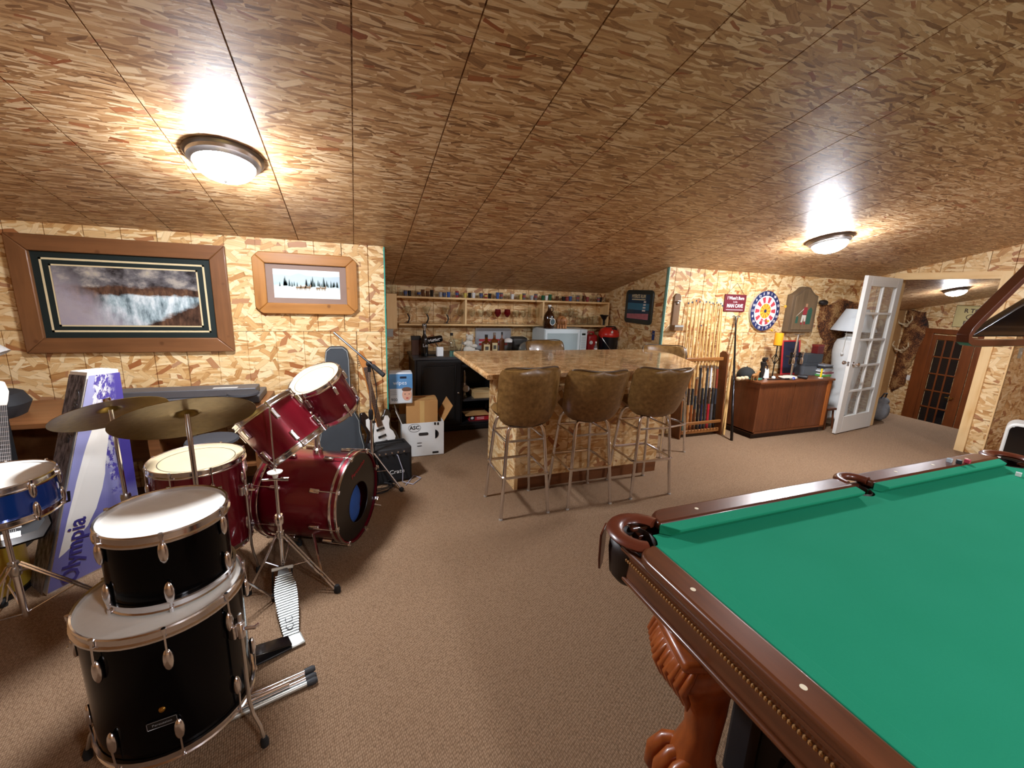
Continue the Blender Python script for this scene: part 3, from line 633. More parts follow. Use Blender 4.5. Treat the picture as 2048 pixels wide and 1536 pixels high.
# front head with a port hole off centre
hc=Vector((-.05,-.02)); hr=.13
m=MB(); N=56; o=[(R*math.cos(2*PI*i/N),R*math.sin(2*PI*i/N),dep+.002) for i in range(N)]; i_=[(hc.x+hr*math.cos(2*PI*i/N),hc.y+hr*math.sin(2*PI*i/N),dep+.002) for i in range(N)]
m.add(o+i_,[(i,(i+1)%N,N+(i+1)%N,N+i) for i in range(N)],q); hd=Wb(m,'front_head',M('black_head','0d0d0e',.3,0,.15),solid=.001,smooth=False)
Wb(MB().tube([q@Vector((hc.x+hr*math.cos(2*PI*i/40),hc.y+hr*math.sin(2*PI*i/40),dep+.002)) for i in range(40)],.003,6,closed=True),'port_ring',M('port_ring','1c1c1c',.4),hd)
text('front_head_script','Percussion',.042,M('red_script','b03038',.5),hd,q@T(.17,-.03,dep+.004)@Rz(-PI/2+.25)).matrix_parent_inverse=bd.matrix_basis.inverted()
Wb(MB().lathe([(R,.002),(0,.001)],40,q,cap=False),'batter_head',M('batter_head','c8bfae',.5))
for k in range(8):
    a=2*PI*k/8+.26
    for z,s in ((dep*.74,1),(dep*.26,-1)):
        zz=dep+.012 if s>0 else -.012
        lo=Wb(MB().box((0,0,0),(.022,.026,.062),q@Rz(a)@T(R+.011,0,z)),'lug',chrome,bevel=.006)
        m=MB(); m.cyl((R+.022,0,z),(R+.026,0,zz+.012*s),.0036,None,8,q@Rz(a)); m.box((R+.016,0,zz),(.03,.022,.012),q@Rz(a)); m.cyl((R+.026,-.012,zz+s*.012),(R+.026,.012,zz+s*.012),.004,None,6,q@Rz(a)); Wb(m,'claw_hook',chrome,lo,bevel=.002)
for s in (-1,1):
    side=Vector((-n.y,n.x,0))*s; p=c-n*.17+side*.22+Vector((0,0,-.15)); f=c-n*.02+side*.40; f.z=.012
    Wb(MB().tube([p,p.lerp(f,.5),f],.008,8),'spur',chrome)
Wb(MB().lathe([(0,0),(.03,0),(.03,.03),(.018,.04),(.014,.12),(0,.12)],14,frame(c-n*.24+Vector((0,0,R)),(0,0,1)),cap=False),'tom_mount',chrome)
pl=MB(); q2=frame(c-n*.065+Vector((0,0,-.02)),n,(0,0,1))
pl.ball((-.06,.0,-.03),.19,20,(.85,1.0,.40),q2); pl.ball((-.12,-.05,-.01),.1,14,(.9,1.,.5),q2); tag(pl.build('blanket',M('blue_blanket','2a5ab0',.9,0,.25,10,bump=.4,bs=25)),'blue blanket stuffed inside the red bass drum','blanket')
# rack toms
def racktom(c,nn,r,dep,label,a0):
    q=frame(Vector(c)-Vector(nn).normalized()*dep,nn,(0,0,1)); t=thing('rack_tom',label,'drum',q.translation,rot=q.to_3x3().to_4x4(),group='red rack toms')
    drum(t,r,dep,redwrap,cream,6,a0,ring=True,lug='box',bothead=M('tom_bottom_head','d9c8a4',.4))
    return t
racktom((-.469,2.542,.915),(-.58,.2,.79),.166,.262,'wine red rack tom tilted to the side over the bass drum, left one',.2)
racktom((-.234,2.839,1.017),(-.401,-.30,.865),.156,.25,'wine red rack tom with its cream head showing, nearer the wall',.5)
t=thing('tom_holder','chrome tom arm joining the rack toms to the bass drum','tom holder',(-.234,2.731,.68))
MB().tube([(0,0,0),(.0,.0,.1),(-.05,.03,.14)],.012,8).build('post',chrome,t); MB().tube([(-.05,.03,.14),(-.02,.08,.155)],.011,8).build('arm',chrome,t); B((-.04,.03,.14),(.05,.06,.05)).build('clamp',chrome,t,bevel=.01)
# red floor tom
rf=thing('floor_tom','wine red floor tom with a ring marked cream head behind the cymbal stand','drum',(-.797,2.53,.20))
drum(rf,.207,.468,redwrap,cream,8,math.radians(-60),ring=True)
for a,rad in ((math.radians(-20),.26),(math.radians(-145),.26),(math.radians(95),.26)): tom_leg(rf,a,.207,.30,(rad*math.cos(a),rad*math.sin(a),-.2))
# blue snare at the left edge
sn=thing('snare_drum','blue snare drum with a white head at the left picture edge','drum',(-1.425,2.262,.615))
drum(sn,.178,.14,M('blue_drum_wrap','1a3f8c',.18,.3,.2,coat=.7),MATS['coated_head'],8,.3)
def stand(name,label,loc,top,tr=.0095,spread=.30,az=0.,legz=.34,cat='stand'):
    t=thing(name,label,cat,loc)
    MB().tube([(0,0,.10),(0,0,top*.55)],.0125,10).build('base_tube',chrome,t); MB().tube([(0,0,top*.5),(0,0,top)],tr,10).build('upper_tube',chrome,t)
    MB().lathe([(.019,0),(.021,.01),(.021,.035),(.017,.045)],14,T(0,0,top*.52)).build('clamp_collar',brushed,t); MB().tube([(.02,0,top*.52+.02),(.045,0,top*.52+.024)],.006,6).build('wing_nut',brushed,t)
    MB().lathe([(.018,0),(.018,.03)],12,T(0,0,legz)).build('leg_collar',brushed,t)
    for k in range(3):
        a=az+2*PI*k/3; d=Vector((math.cos(a),math.sin(a),0)); sd=Vector((-d.y,d.x,0))*.009
        l=None
        for s in (-1,1):
            o=MB().tube([d*.018+sd*s+Vector((0,0,legz+.02)),d*(spread*.55)+sd*s+Vector((0,0,legz*.55)),d*spread+sd*s+Vector((0,0,.02))],.0042,6).build('leg',chrome,t)
        MB().tube([Vector((0,0,.11)),d*(spread*.5)+Vector((0,0,legz*.57))],.004,6).build('leg_brace',chrome,t)
        MB().lathe([(.016,0),(.017,.02),(.010,.035),(0,.036)],10,T(d.x*(spread+.008),d.y*(spread+.008),0)).build('rubber_foot',rubber,t)
    return t
st=stand('snare_stand','chrome tripod stand holding the blue snare at the left edge','',0) if 0 else stand('snare_stand','chrome tripod stand under the blue snare drum',(-1.425,2.262,0),.59,spread=.34,az=math.radians(12))
for k in range(3):
    a=k*2*PI/3+.4; d=Vector((math.cos(a),math.sin(a),0)); MB().tube([(0,0,.56),d*.15+Vector((0,0,.585)),d*.2+Vector((0,0,.595)),d*.203+Vector((0,0,.64))],.006,6).build('basket_arm',black,st)
yd=thing('yellow_drum','yellow drum shell standing on the carpet at the left edge','drum',(-1.81,2.66,0))
MB().lathe([(.165,0),(.17,.02),(.17,.42),(.165,.43)],36,cap=False).build('shell',wood('yellow_maple','e0c24a','b8922e',.35,2,.6,.3),yd)
MB().lathe([(.165,.43),(0,.432)],36,cap=False).build('drum_head',MATS['coated_head'],yd)
for z in (.012,.43): MB().lathe([(.171,z-.012),(.18,z-.012),(.18,z+.012),(.171,z+.014)],36,cap=False).build('hoop',M('hoop_black','161616',.4),yd)
# cymbals on stands
def cym():
    t=NT('cymbal_bronze'); v=t.coord('Object'); s=t.sep(v)
    r=t.math('SQRT',t.math('ADD',t.math('MULTIPLY',s[0],s[0]),t.math('MULTIPLY',s[1],s[1]))); g=t.node('ShaderNodeTexNoise',noise_dimensions='1D'); t.link(t.math('MULTIPLY',r,420.),g.inputs['W']); g.inputs['Scale'].default_value=1.
    n=t.noise(v,40.,3.); c=t.mix(n,srgb('a88c48'),srgb('7d662f')); t.link(c,t.b.inputs['Base Color']); t.b.inputs['Metallic'].default_value=.9; t.b.inputs['Roughness'].default_value=.33; t.bump(t.math('MULTIPLY_ADD',g.outputs[0],.4,t.math('MULTIPLY',n,1.2)),.35,.002)
    MATS['cymbal_bronze']=t.m; return t.m
cym()
def cymbal(c,r,nn,label):
    q=frame(c,nn); t=thing('cymbal',label,'cymbal',q.translation,rot=q.to_3x3().to_4x4(),group='cymbals of the drum kit')
    MB().lathe([(.007,.034),(.018,.034),(.034,.026),(.045,.014),(.055,.012),(r*.6,.004),(r,-.014),(r,-.0155),(r*.6,.0025),(.055,.0105),(.043,.012),(.03,.024),(.007,.0325)],56,cap=False).build('bow',MATS['cymbal_bronze'],t)
    MB().lathe([(.006,.034),(.016,.034),(.016,.046),(.006,.048)],14).build('felt',black,t); m=MB(); m.cyl((0,0,.048),(0,0,.062),.007,None,8); m.box((0,0,.06),(.03,.005,.014)); m.build('wing_nut',chrome,t)
    return q
c2=_at(ray(374,832),1.73); q=cymbal(c2,.245,(-.20,.50,.84),'large bronze cymbal over the red floor tom')
stand('cymbal_stand','chrome cymbal stand rising in front of the red floor tom',(c2.x,c2.y,0),c2.z+.01,az=.6,spread=.26)
c1=_at(ray(222,823),1.98); cymbal(c1,.215,(-.30,.40,.86),'smaller bronze cymbal at the back left, before the tall carton')
stand('cymbal_stand','chrome cymbal stand beside the tall purple carton',(c1.x+.0,c1.y+.0,0),c1.z+.01,az=.2,spread=.24)
# hi-hat stand without cymbals
hp=Zp(567,1136,.10); hp.z=0
hh=thing('hi_hat_stand','chrome hi-hat stand with bare rod and a white ribbed foot pedal','hi-hat stand',hp)
zs=Yp(547,945,hp.y).z; zt=Yp(540,815,hp.y).z
MB().tube([(0,0,.08),(0,0,zs*.62)],.0125,10).build('base_tube',chrome,hh); MB().tube([(0,0,zs*.55),(0,0,zs-.03)],.0095,10).build('upper_tube',chrome,hh); MB().tube([(0,0,zs-.05),(0,0,zt)],.0035,8).build('pull_rod',brushed,hh)
MB().lathe([(.022,0),(.024,.012),(.024,.04),(.018,.05)],14,T(0,0,zs*.56)).build('clamp_collar',chrome,hh)
MB().lathe([(0,-.03),(.012,-.028),(.016,-.006),(.034,-.002),(.036,.004),(.02,.008),(.006,.012),(.006,.02)],18,T(0,0,zs)).build('cymbal_seat',M('seat_cream','e9e6da',.5),hh)
m=MB(); m.cyl((-.06,0,zs-.035),(.06,-.01,zs-.04),.006,None,8); m.cyl((.025,-.004,zs-.038),(.062,-.01,zs-.04),.011,None,10); m.build('tilt_screw',chrome,hh)
for fx in (Zp(672,1183),Zp(500,1188),Zp(598,1092)):
    d=fx-hp; d.z=0; L=d.length; u=d.normalized(); sd=Vector((-u.y,u.x,0))*.009
    for s in (-1,1): MB().tube([u*.02+sd*s+Vector((0,0,.30)),u*(L*.55)+sd*s+Vector((0,0,.155)),u*L+sd*s+Vector((0,0,.022))],.0045,6).build('leg',chrome,hh)
    MB().tube([Vector((0,0,.10)),u*(L*.52)+Vector((0,0,.165))],.0045,6).build('leg_brace',chrome,hh)
    MB().lathe([(.017,0),(.018,.022),(.011,.04),(0,.041)],10,T(*(u*(L+.008)))).build('rubber_foot',rubber,hh)
MB().lathe([(.018,0),(.018,.035)],12,T(0,0,.285)).build('leg_collar',brushed,hh)
heel=Zp(584,1278)-hp; toe=Vector((.005,-.05,.115)); u=(toe-heel); L=u.length; z=u.normalized().cross(Vector((1,0,0))).normalized(); x=u.normalized().cross(z)
if z.z<0: z=-z; x=-x
q=Matrix(((x.x,u.normalized().x,z.x,heel.x),(x.y,u.normalized().y,z.y,heel.y),(x.z,u.normalized().z,z.z,heel.z+.012),(0,0,0,1)))
P=[(-.032,0),(.032,0),(.044,L*.32),(.052,L*.55),(.050,L*.72),(.03,L*.9),(.022,L),(-.022,L),(-.03,L*.9),(-.050,L*.72),(-.052,L*.55),(-.044,L*.32)]
alu=M('cast_aluminium','c8ccc6',.42,.6,.08)
fb=MB().prism(P,-.006,.004,q).build('footboard',M('pedal_grey','6a6c6a',.5,.5),hh,bevel=.003)
for k in range(26):
    v=L*(.03+.036*k); 
    if v>L*.9: break
    w=.03+.02*math.sin(min(v/L/.62,1)*PI/2) - (.02*max(0,(v/L-.7)/.3)); MB().box((0,v,.0055),(2*w,.0042,.003),q).build('rib',alu,fb)
text('cast_letters','CC',.05,M('groove_dark','3a3c3a',.6),fb,q@T(-.0,L*.17,.0072)@Rz(PI/2))
m=MB(); 
for s in (-1,1): m.tube([(s*.045,-.02,.12),(s*.045,-.05,.1),(s*.047,-.07,.01)],.005,6)
m.build('pedal_frame',darkmetal,hh); MB().tube([(-.05,-.03,.118),(.05,-.03,.122)],.009,8).build('rocker_bar',M('rocker_cream','d9d6c8',.5),hh); B((0,-.025,.09),(.014,.006,.08)).build('chain',darkmetal,hh)
# bass drum pedal and folded stand lying by the floor tom
p=Zp(556,1302); t=thing('bass_pedal','black bass drum foot pedal with steel heel plate on the carpet','drum pedal',(p.x,p.y,0),math.radians(-68))
B((0,-.02,.012),(.075,.16,.010)).build('base_plate',M('pedal_black','1b1b1d',.4),t,bevel=.004); B((0,.075,.012),(.078,.06,.012)).build('heel_plate',alu,t,bevel=.01); B((0,-.03,.035),(.066,.15,.008),Rx(-.2)).build('footboard',blackgloss,t,bevel=.003); 
m=MB(); 
for s in(-1,1): m.tube([(s*.05,-.1,.012),(s*.05,-.1,.14)],.006,6)
m.build('post',brushed,t)
a=Zp(596,1372); b=Zp(455,1436); t=thing('folded_stand','folded chrome stand lying on the carpet by the floor tom','stand',((a.x+b.x)/2,(a.y+b.y)/2,0),math.atan2(a.y-b.y,a.x-b.x)); L=(a-b).length/2+.06
for k,(dy,z) in enumerate(((-.022,.014),(.0,.016),(.022,.03))):
    MB().cyl((-L,dy,z),(L-.03,dy,z),.0095,None,10).build('leg',chrome if k else alu,t); MB().lathe([(.013,0),(.014,.03),(.009,.04)],10,T(L-.03,dy,z)@Ry(PI/2)).build('rubber_tip',M('tip_grey','2c2e31',.6),t)
MB().cyl((-L,.0,.03),(L*.5,.0,.034),.012,None,10).build('tube',chrome,t)
# ------------------------------------------------------------------ tall tapered carton
A=Zp(95,1195); zt=1.12
A0=Zp(86,1196); B0=Zp(300,1090); B0=A0+(B0-A0)*.98; C0=Zp(60,1172); side=C0-A0
TA=Zp(176,745,zt); TB=Zp(240,738,zt); TC=Zp(140,742,zt)
d=TA-A0
P0=[A0,B0,B0+side,A0+side]; s2=(TC-TA); P1=[TA,TB,TB+s2,TA+s2]
for p in P0: p.z=.0
for p in P1: p.z=zt
cen=sum(P0,Vector())/4
t=thing('tall_carton','tall tapered carton printed with a purple snowy mountain','carton',(cen.x,cen.y,0)); ol=t
def cartonprint():
    t=NT('carton_front'); uv=t.coord('UV'); s=t.sep(uv)
    w=t.noise(t.mapping(uv,scale=(3,9,1)),1.6,5.,.65); w2=t.noise(t.mapping(uv,scale=(9,22,1)),1.,4.,.7)
    ridge=t.math('ADD',t.math('MULTIPLY_ADD',w,.9,.05),t.math('MULTIPLY',t.math('SUBTRACT',s[1],.62),-.9))
    sky=t.mix(s[1],srgb('7c7ab4'),srgb('9a9cc8'))
    mt=t.ramp(t.math('SUBTRACT',s[0],ridge),[(.0,(0,0,0,1)),(.03,(1,1,1,1))])
    snow=t.ramp(w2,[(.48,srgb('4a3f96')),(.54,srgb('d4d4da'))])
    snow2=t.mix(t.ramp(s[0],[(.55,(0,0,0,1)),(.82,(1,1,1,1))]),snow,srgb('453a92'))
    c=t.mix(mt,sky,snow2)
    low=t.ramp(s[1],[(.36,(1,1,1,1)),(.42,(0,0,0,1))]); c=t.mix(low,c,srgb('7472ae'))
    t.link(c,t.b.inputs['Base Color']); t.b.inputs['Roughness'].default_value=.55; MATS['carton_front']=t.m
    t=NT('carton_side'); uv=t.coord('UV'); n=t.noise(t.mapping(uv,scale=(6,14,1)),1.,5.,.7); c=t.ramp(n,[(.40,srgb('2f2c33')),(.5,srgb('66626a')),(.62,srgb('8a868c'))]); t.link(c,t.b.inputs['Base Color']); t.b.inputs['Roughness'].default_value=.6; MATS['carton_side']=t.m
cartonprint()
core=[p.copy() for p in P0+P1]; cc_=sum(core,Vector())/8
core=[Vector((cc_.x+(p.x-cc_.x)*.95,cc_.y+(p.y-cc_.y)*.95,p.z)) for p in core]
hexa(core).build('body',paper,t,world=True,smooth=False)
def quad(P,name,mat,par,off,inset=(0,0,1,1),uv=True):
    a,b,c,d=[Vector(p) for p in P]; n=(b-a).cross(d-a).normalized()
    def at(u,v): return (a*(1-u)+b*u)*(1-v)+(d*(1-u)+c*u)*v
    u0,v0,u1,v1=inset; N=6; vs=[];fs=[];uvs=[]
    for j in range(N+1):
        for i in range(N+1): vs.append(at(u0+(u1-u0)*i/N,v0+(v1-v0)*j/N)+n*off)
    for j in range(N):
        for i in range(N):
            k=j*(N+1)+i; fs.append((k,k+1,k+N+2,k+N+1)); uvs+=[((q%(N+1))/N,(q//(N+1))/N) for q in fs[-1]]
    m=MB(); m.add(vs,fs); m.uv=uvs; return m.build(name,mat,par,world=True,smooth=False)
fr_=quad([P0[0],P0[1],P1[1],P1[0]],'front_print',MATS['carton_front'],t,.0015,(.03,.01,.97,.985))
sd_=quad([P0[3],P0[0],P1[0],P1[3]],'side_print',MATS['carton_side'],t,.0015,(.0,.01,.94,.985))
def on_quad(P,u,v,ang,off=.003):
    a,b,c,d=[Vector(p) for p in P]; p=(a*(1-u)+b*u)*(1-v)+(d*(1-u)+c*u)*v; n=(b-a).cross(d-a).normalized(); y=((d*(1-u)+c*u)-(a*(1-u)+b*u)).normalized(); x=y.cross(n); p=p+n*off
    return T(*(-cen.x,-cen.y,0))@Matrix(((x.x,y.x,n.x,p.x),(x.y,y.y,n.y,p.y),(x.z,y.z,n.z,p.z),(0,0,0,1)))@Rz(ang)
ink=M('ink_purple','3c3480',.5); inkd=M('ink_dark','1d1b22',.5)
text('front_lettering','Olympia',.105,ink,t,on_quad([P0[0],P0[1],P1[1],P1[0]],.22,.165,PI/2),bold=.002)
text('side_lettering','Olympia',.085,inkd,t,on_quad([P0[3],P0[0],P1[0],P1[3]],.62,.80,-PI/2),bold=.001)
# ------------------------------------------------------------------ desk with keyboard against the wall
deskw=wood('desk_brown','8a5a34','5c361b',.4,0)
t=thing('desk','brown wooden desk standing against the wall behind the drums','desk',(-1.6,3.5,0))
BX(-2.6,-.62,3.2,3.82,.70,.735).build('desk_top',deskw,t,world=True,bevel=.004)
for x0,x1 in ((-2.55,-2.1),(-1.28,-1.22),(-.68,-.64)): BX(x0,x1,3.25,3.80,0,.70).build('side_panel',deskw,t,world=True)
BX(-2.1,-1.28,3.74,3.76,.25,.70).build('back_panel',deskw,t,world=True); BX(-1.2,-.68,3.3,3.78,.30,.32).build('shelf',deskw,t,world=True)
kq=[Yp(275,792,3.72),Yp(522,782,3.72)]
t=thing('electronic_keyboard','grey electronic keyboard lying on the brown desk','keyboard',(-1.2,3.58,.736))
BX(-1.75,-.66,3.43,3.74,.737,.79).build('case',M('keyboard_grey','4c4b4d',.45),t,world=True,bevel=.008); BX(-1.70,-.72,3.59,3.73,.79,.80).build('white_keys',white,t,world=True,bevel=.001)
for i in range(24):
    if i%7 in (2,6): continue
    BX(-1.68+i*.04+.014,-1.68+i*.04+.030,3.59,3.67,.80,.81).build('black_key',black,t,world=True)
BX(-1.72,-.68,3.45,3.60,.79,.845).build('control_panel',M('keyboard_grey','4c4b4d',.45),t,world=True,bevel=.006); BX(-.95,-.80,3.47,3.50,.845,.848).build('display_panel',M('panel_light','b9b9b4',.4),t,world=True)
for px,py,z,rr,l in ((487,790,.82,.10,'round black practice pad lying on the keyboard end'),(425,884,.50,.14,'round black practice pad under the edge of the desk')):
    p=Zp(px,py,z); p.y=min(p.y,3.65)
    if z<.7: p=_at(ray(px,py),2.55)
    o=MB().lathe([(0,0),(rr*.9,0),(rr,.008),(rr*.95,.02),(0,.024)],32,T(*p)); tag(o.build('practice_pad',M('pad_black','26262a',.8)),l,'drum pad')
    if z<.7: stand('pad_stand','thin black stand under the practice pad behind the red floor tom',(p.x,p.y,0),p.z,spread=.2)
t=thing('speaker_cabinet','tall black speaker cabinet behind the carton at the desk','speaker',(-2.08,3.07,0),math.radians(4)); B((0,0,.4),(.42,.22,.80)).build('cabinet',M('tolex_black','0d0d0f',.7,bump=.2,bs=200),t,bevel=.012); B((0,-.112,.42),(.37,.006,.7)).build('grille',M('grille_black','131315',.95),t)
for s in(-1,1): B((s*.19,-.09,.78),(.05,.05,.05)).build('corner_guard',black,t,bevel=.01)
p=Zp(52,800,.74); t=thing('equipment_bag','black padded bag lying on the desk below the large painting','bag',(-2.17,3.42,.7375),math.radians(5)); m=pad(.50,.30,.16,0,3.); m.v=[(x,z-.15,.075-y) for x,y,z in m.v]; m.build('body',M('bag_black','222326',.75,bump=.3,bs=30),t); MB().tube([(-.1,-.155,.08),(-.06,-.19,.09),(.06,-.19,.09),(.1,-.155,.08)],.008,6).build('handle',rubber,t); MB().tube([(-.22,-.14,.09),(0,-.152,.10),(.22,-.14,.09)],.003,5).build('zip',darkmetal,t)
# guitar leaning at the left edge
def guitar(name,label,head,foot,up,bodymat,guard,neckmat,cat='guitar',hs=1.,boardmat=None):
    """head: tip of the headstock, foot: end of the body; up: facing direction"""
    d=(Vector(head)-Vector(foot)); L=d.length; y=d.normalized(); z=Vector(up); z=(z-y*z.dot(y)).normalized(); x=y.cross(z); k=L
    q=Matrix(((x.x,y.x,z.x,foot[0]),(x.y,y.y,z.y,foot[1]),(x.z,y.z,z.z,foot[2]),(0,0,0,1)))
    t=thing(name,label,cat,q.translation,rot=q.to_3x3().to_4x4())
    pts=[(0,0),(.13,.015),(.17,.09),(.155,.17),(.12,.225),(.125,.285),(.15,.345),(.135,.40),(.10,.41),(.07,.36),(.035,.335),(-.035,.335),(-.07,.36),(-.105,.445),(-.145,.44),(-.16,.36),(-.135,.285),(-.125,.22),(-.165,.15),(-.17,.08),(-.12,.012)]
    P=[(a*k,b*k) for a,b in pts]
    m=MB().prism(P,0,.042*k); b=m.build('body',bodymat,t,bevel=.008)
    G=[(a*.8*k,(b*.72+.055)*k) for a,b in pts if not(.32<b<.34)]
    MB().prism(G,.0422*k,.0445*k).build('pickguard',guard,b)
    for yy in (.11,.17,.24): B((0,yy*k,.047*k),(.085*k,.022*k,.008*k)).build('pickup',white if guard!=white else black,b,bevel=.003)
    B((0,.065*k,.047*k),(.08*k,.035*k,.010*k)).build('bridge',chrome,b,bevel=.002)
    MB().prism([(-.027*k,.27*k),(.027*k,.27*k),(.021*k,.84*k),(-.021*k,.84*k)],.030*k,.055*k).build('neck',neckmat,t,bevel=.004)
    fbd=MB().prism([(-.026*k,.27*k),(.026*k,.27*k),(.0205*k,.84*k),(-.0205*k,.84*k)],.0552*k,.059*k).build('fretboard',boardmat or M('rosewood','1f1512',.4),t)
    yy=.84; st_=.036
    for i in range(19): B((0,yy*k,.0597*k),(.043*k,.0022*k,.0016*k)).build('fret',chrome,fbd); yy-=st_; st_*=.95
    for i in range(6): B((-.018*k+i*.0072*k,.455*k,.0615*k),(.0012*k,.79*k,.001*k)).build('string',brushed,t)
    H=[(-.021*k,.84*k),(.021*k,.84*k),(.028*k,.87*k),(.034*k,.93*k),(.02*k,.99*k),(-.005*k,1.0*k),(-.028*k,.975*k),(-.036*k,.93*k),(-.03*k,.875*k)]
    hd=MB().prism([(a*hs,b) for a,b in H],.036*k,.050*k).build('headstock',neckmat,t,bevel=.003)
    for i in range(6): MB().cyl((-.036*k*hs,(.87+.018*i)*k,.043*k),(-.05*k*hs,(.87+.018*i)*k,.043*k),.006*k,None,8).build('tuning_peg',chrome,hd)
    return t
hp_=_at(ray(-2,765),2.15); fp=_at(ray(22,1095),2.04)
guitar('electric_guitar','electric guitar with dark fretboard leaning at the left edge behind the snare',hp_,(fp.x,fp.y,fp.z),(.55,-.8,.3),blackgloss,black,M('guitar_pale','d9cfc4',.4))

for k,(px,py) in enumerate(((14,757),(16,764))):
    p=Yp(px,py,3.3); t=thing('drumstick',('upper','lower')[k]+' of two pale drumsticks lying on the desk at the left edge','drumstick',(-2.42,3.27+.05*k,.745),math.radians(8+4*k)); MB().lathe([(0,-.20),(.007,-.198),(.007,.1),(.0035,.18)],10,Ry(PI/2),cap=False).build('shaft',M('hickory','dcc296',.5),t); MB().ball((.187,0,0),.006,8,(1.4,1,1)).build('tip',M('hickory','dcc296',.5),t)
p=Yp(2,705,3.70); t=thing('desk_lamp','white desk lamp head leaning in at the left edge above the desk','desk lamp',(p.x-.10,3.70,.7355)); h=p.z-.7355
MB().lathe([(.07,0),(.07,.012),(.02,.02)],18).build('base',white,t); MB().tube([(0,0,.01),(-.06,0,h*.5),(-.02,0,h*.95),(.05,0,h)],.009,8).build('arm',white,t); MB().lathe([(.02,.06),(.045,.04),(.07,-.02),(.066,-.02),(.04,.036),(0,.05)],20,T(.07,0,h)@Ry(-.5),cap=False).build('lamp_shade',white,t)
# ------------------------------------------------------------------ framed pictures on the back wall
def rail_frame(t,x0,x1,z0,z1,wd,y,th,mats,cut=0.,bevel=.006):
    """four mitred mouldings; cut = clipped outer corners"""
    c=cut
    def P(pts,nm,mt):
        m=MB(); m.prism([(a,b) for a,b in pts],0,th,T(0,y,0)@FACE_NY); m.build(nm,mt,t,world=True,bevel=bevel)
    P([(x0+c,z1),(x0+c*.45,z1-c*.45),(x0+wd,z1-wd),(x1-wd,z1-wd),(x1-c*.45,z1-c*.45),(x1-c,z1)] if c else [(x0,z1),(x0+wd,z1-wd),(x1-wd,z1-wd),(x1,z1)],'frame_rail',mats[0])
    P([(x0+c,z0),(x1-c,z0),(x1-c*.45,z0+c*.45),(x1-wd,z0+wd),(x0+wd,z0+wd),(x0+c*.45,z0+c*.45)] if c else [(x0,z0),(x1,z0),(x1-wd,z0+wd),(x0+wd,z0+wd)],'frame_rail',mats[0])
    P([(x0,z0+c),(x0+c*.45,z0+c*.45),(x0+wd,z0+wd),(x0+wd,z1-wd),(x0+c*.45,z1-c*.45),(x0,z1-c)] if c else [(x0,z0),(x0+wd,z0+wd),(x0+wd,z1-wd),(x0,z1)],'frame_stile',mats[1])
    P([(x1,z0+c),(x1,z1-c),(x1-c*.45,z1-c*.45),(x1-wd,z1-wd),(x1-wd,z0+wd),(x1-c*.45,z0+c*.45)] if c else [(x1,z0),(x1,z1),(x1-wd,z1-wd),(x1-wd,z0+wd)],'frame_stile',mats[1])
def flat(t,name,mat,x0,x1,z0,z1,y,th=.002,uv=True):
    m=MB(); m.add([(x0,y,z0),(x1,y,z0),(x1,y,z1),(x0,y,z1)],[(0,1,2,3)]); m.uv=[(0,0),(1,0),(1,1),(0,1)]; return m.build(name,mat,t,world=True,smooth=False)
def painting_mat():
    t=NT('stormy_painting'); uv=t.coord('UV'); s=t.sep(uv); n=t.noise(t.mapping(uv,scale=(4,2.5,1)),1.4,6.,.62); n2=t.noise(t.mapping(uv,scale=(16,3,1)),1.,5.,.6)
    sky=t.ramp(n,[(.35,srgb('2f2c2e')),(.5,srgb('6d6a6c')),(.62,srgb('a8a096')),(.75,srgb('c9b993'))])
    rock=t.ramp(n2,[(.35,srgb('2b211d')),(.55,srgb('5c4234')),(.75,srgb('8a6a4c'))])
    wat=t.ramp(n2,[(.35,srgb('5f7076')),(.5,srgb('a9bcc2')),(.65,srgb('dfe8ea'))])
    mist=t.mix(n,srgb('9a94a8'),srgb('bdb3ae'))
    y=t.math('ADD',s[1],t.math('MULTIPLY_ADD',n,.22,-.11))
    c=t.mix(t.ramp(y,[(.66,(1,1,1,1)),(.70,(0,0,0,1))]),sky,rock)
    c=t.mix(t.math('MULTIPLY',t.ramp(y,[(.52,(1,1,1,1)),(.56,(0,0,0,1))]),t.ramp(t.math('ADD',s[0],t.math('MULTIPLY',s[1],-.25)),[(.12,(0,0,0,1)),(.25,(1,1,1,1))])),c,wat)
    d=t.math('ADD',t.math('SUBTRACT',s[0],s[1]),t.math('MULTIPLY',n,.35)); c=t.mix(t.ramp(d,[(.72,(0,0,0,1)),(.80,(1,1,1,1))]),c,rock)
    ms=t.math('ADD',t.math('ADD',s[0],t.math('MULTIPLY',s[1],.55)),t.math('MULTIPLY_ADD',n,.5,-.25)); c=t.mix(t.ramp(ms,[(.30,(.9,.9,.9,1)),(.62,(0,0,0,1))]),c,mist)
    t.link(c,t.b.inputs['Base Color']); t.b.inputs['Roughness'].default_value=.25; MATS['stormy_painting']=t.m; return t.m
framew=wood('picture_frame_dark','7d5230','55351c',.45,0,1.,.1,True); framewz=wood('picture_frame_dark_z','7d5230','55351c',.45,2,1.,.1,True)
a=Yp(3,465,YW-.03); b=Yp(470,702,YW-.03); x0,x1,z1,z0=a.x,b.x,Yp(230,478,YW-.03).z,b.z-.002
t=thing('framed_painting','large framed stormy landscape painting with double cream lines on a dark mat','painting',((x0+x1)/2,YW,z0))
rail_frame(t,x0,x1,z0,z1,.105,YW-.002,.035,(framew,framewz))
matg=M('mat_green','10201f',.55)
flat(t,'mat_board',matg,x0+.10,x1-.10,z0+.10,z1-.10,YW-.012)
creaml=M('mat_cream','d9c79c',.6)
def border(x0,x1,z0,z1,w,y):
    for q in ((x0,x1,z1-w,z1),(x0,x1,z0,z0+w),(x0,x0+w,z0,z1),(x1-w,x1,z0,z1)): flat(t,'mat_line',creaml,*q,y)
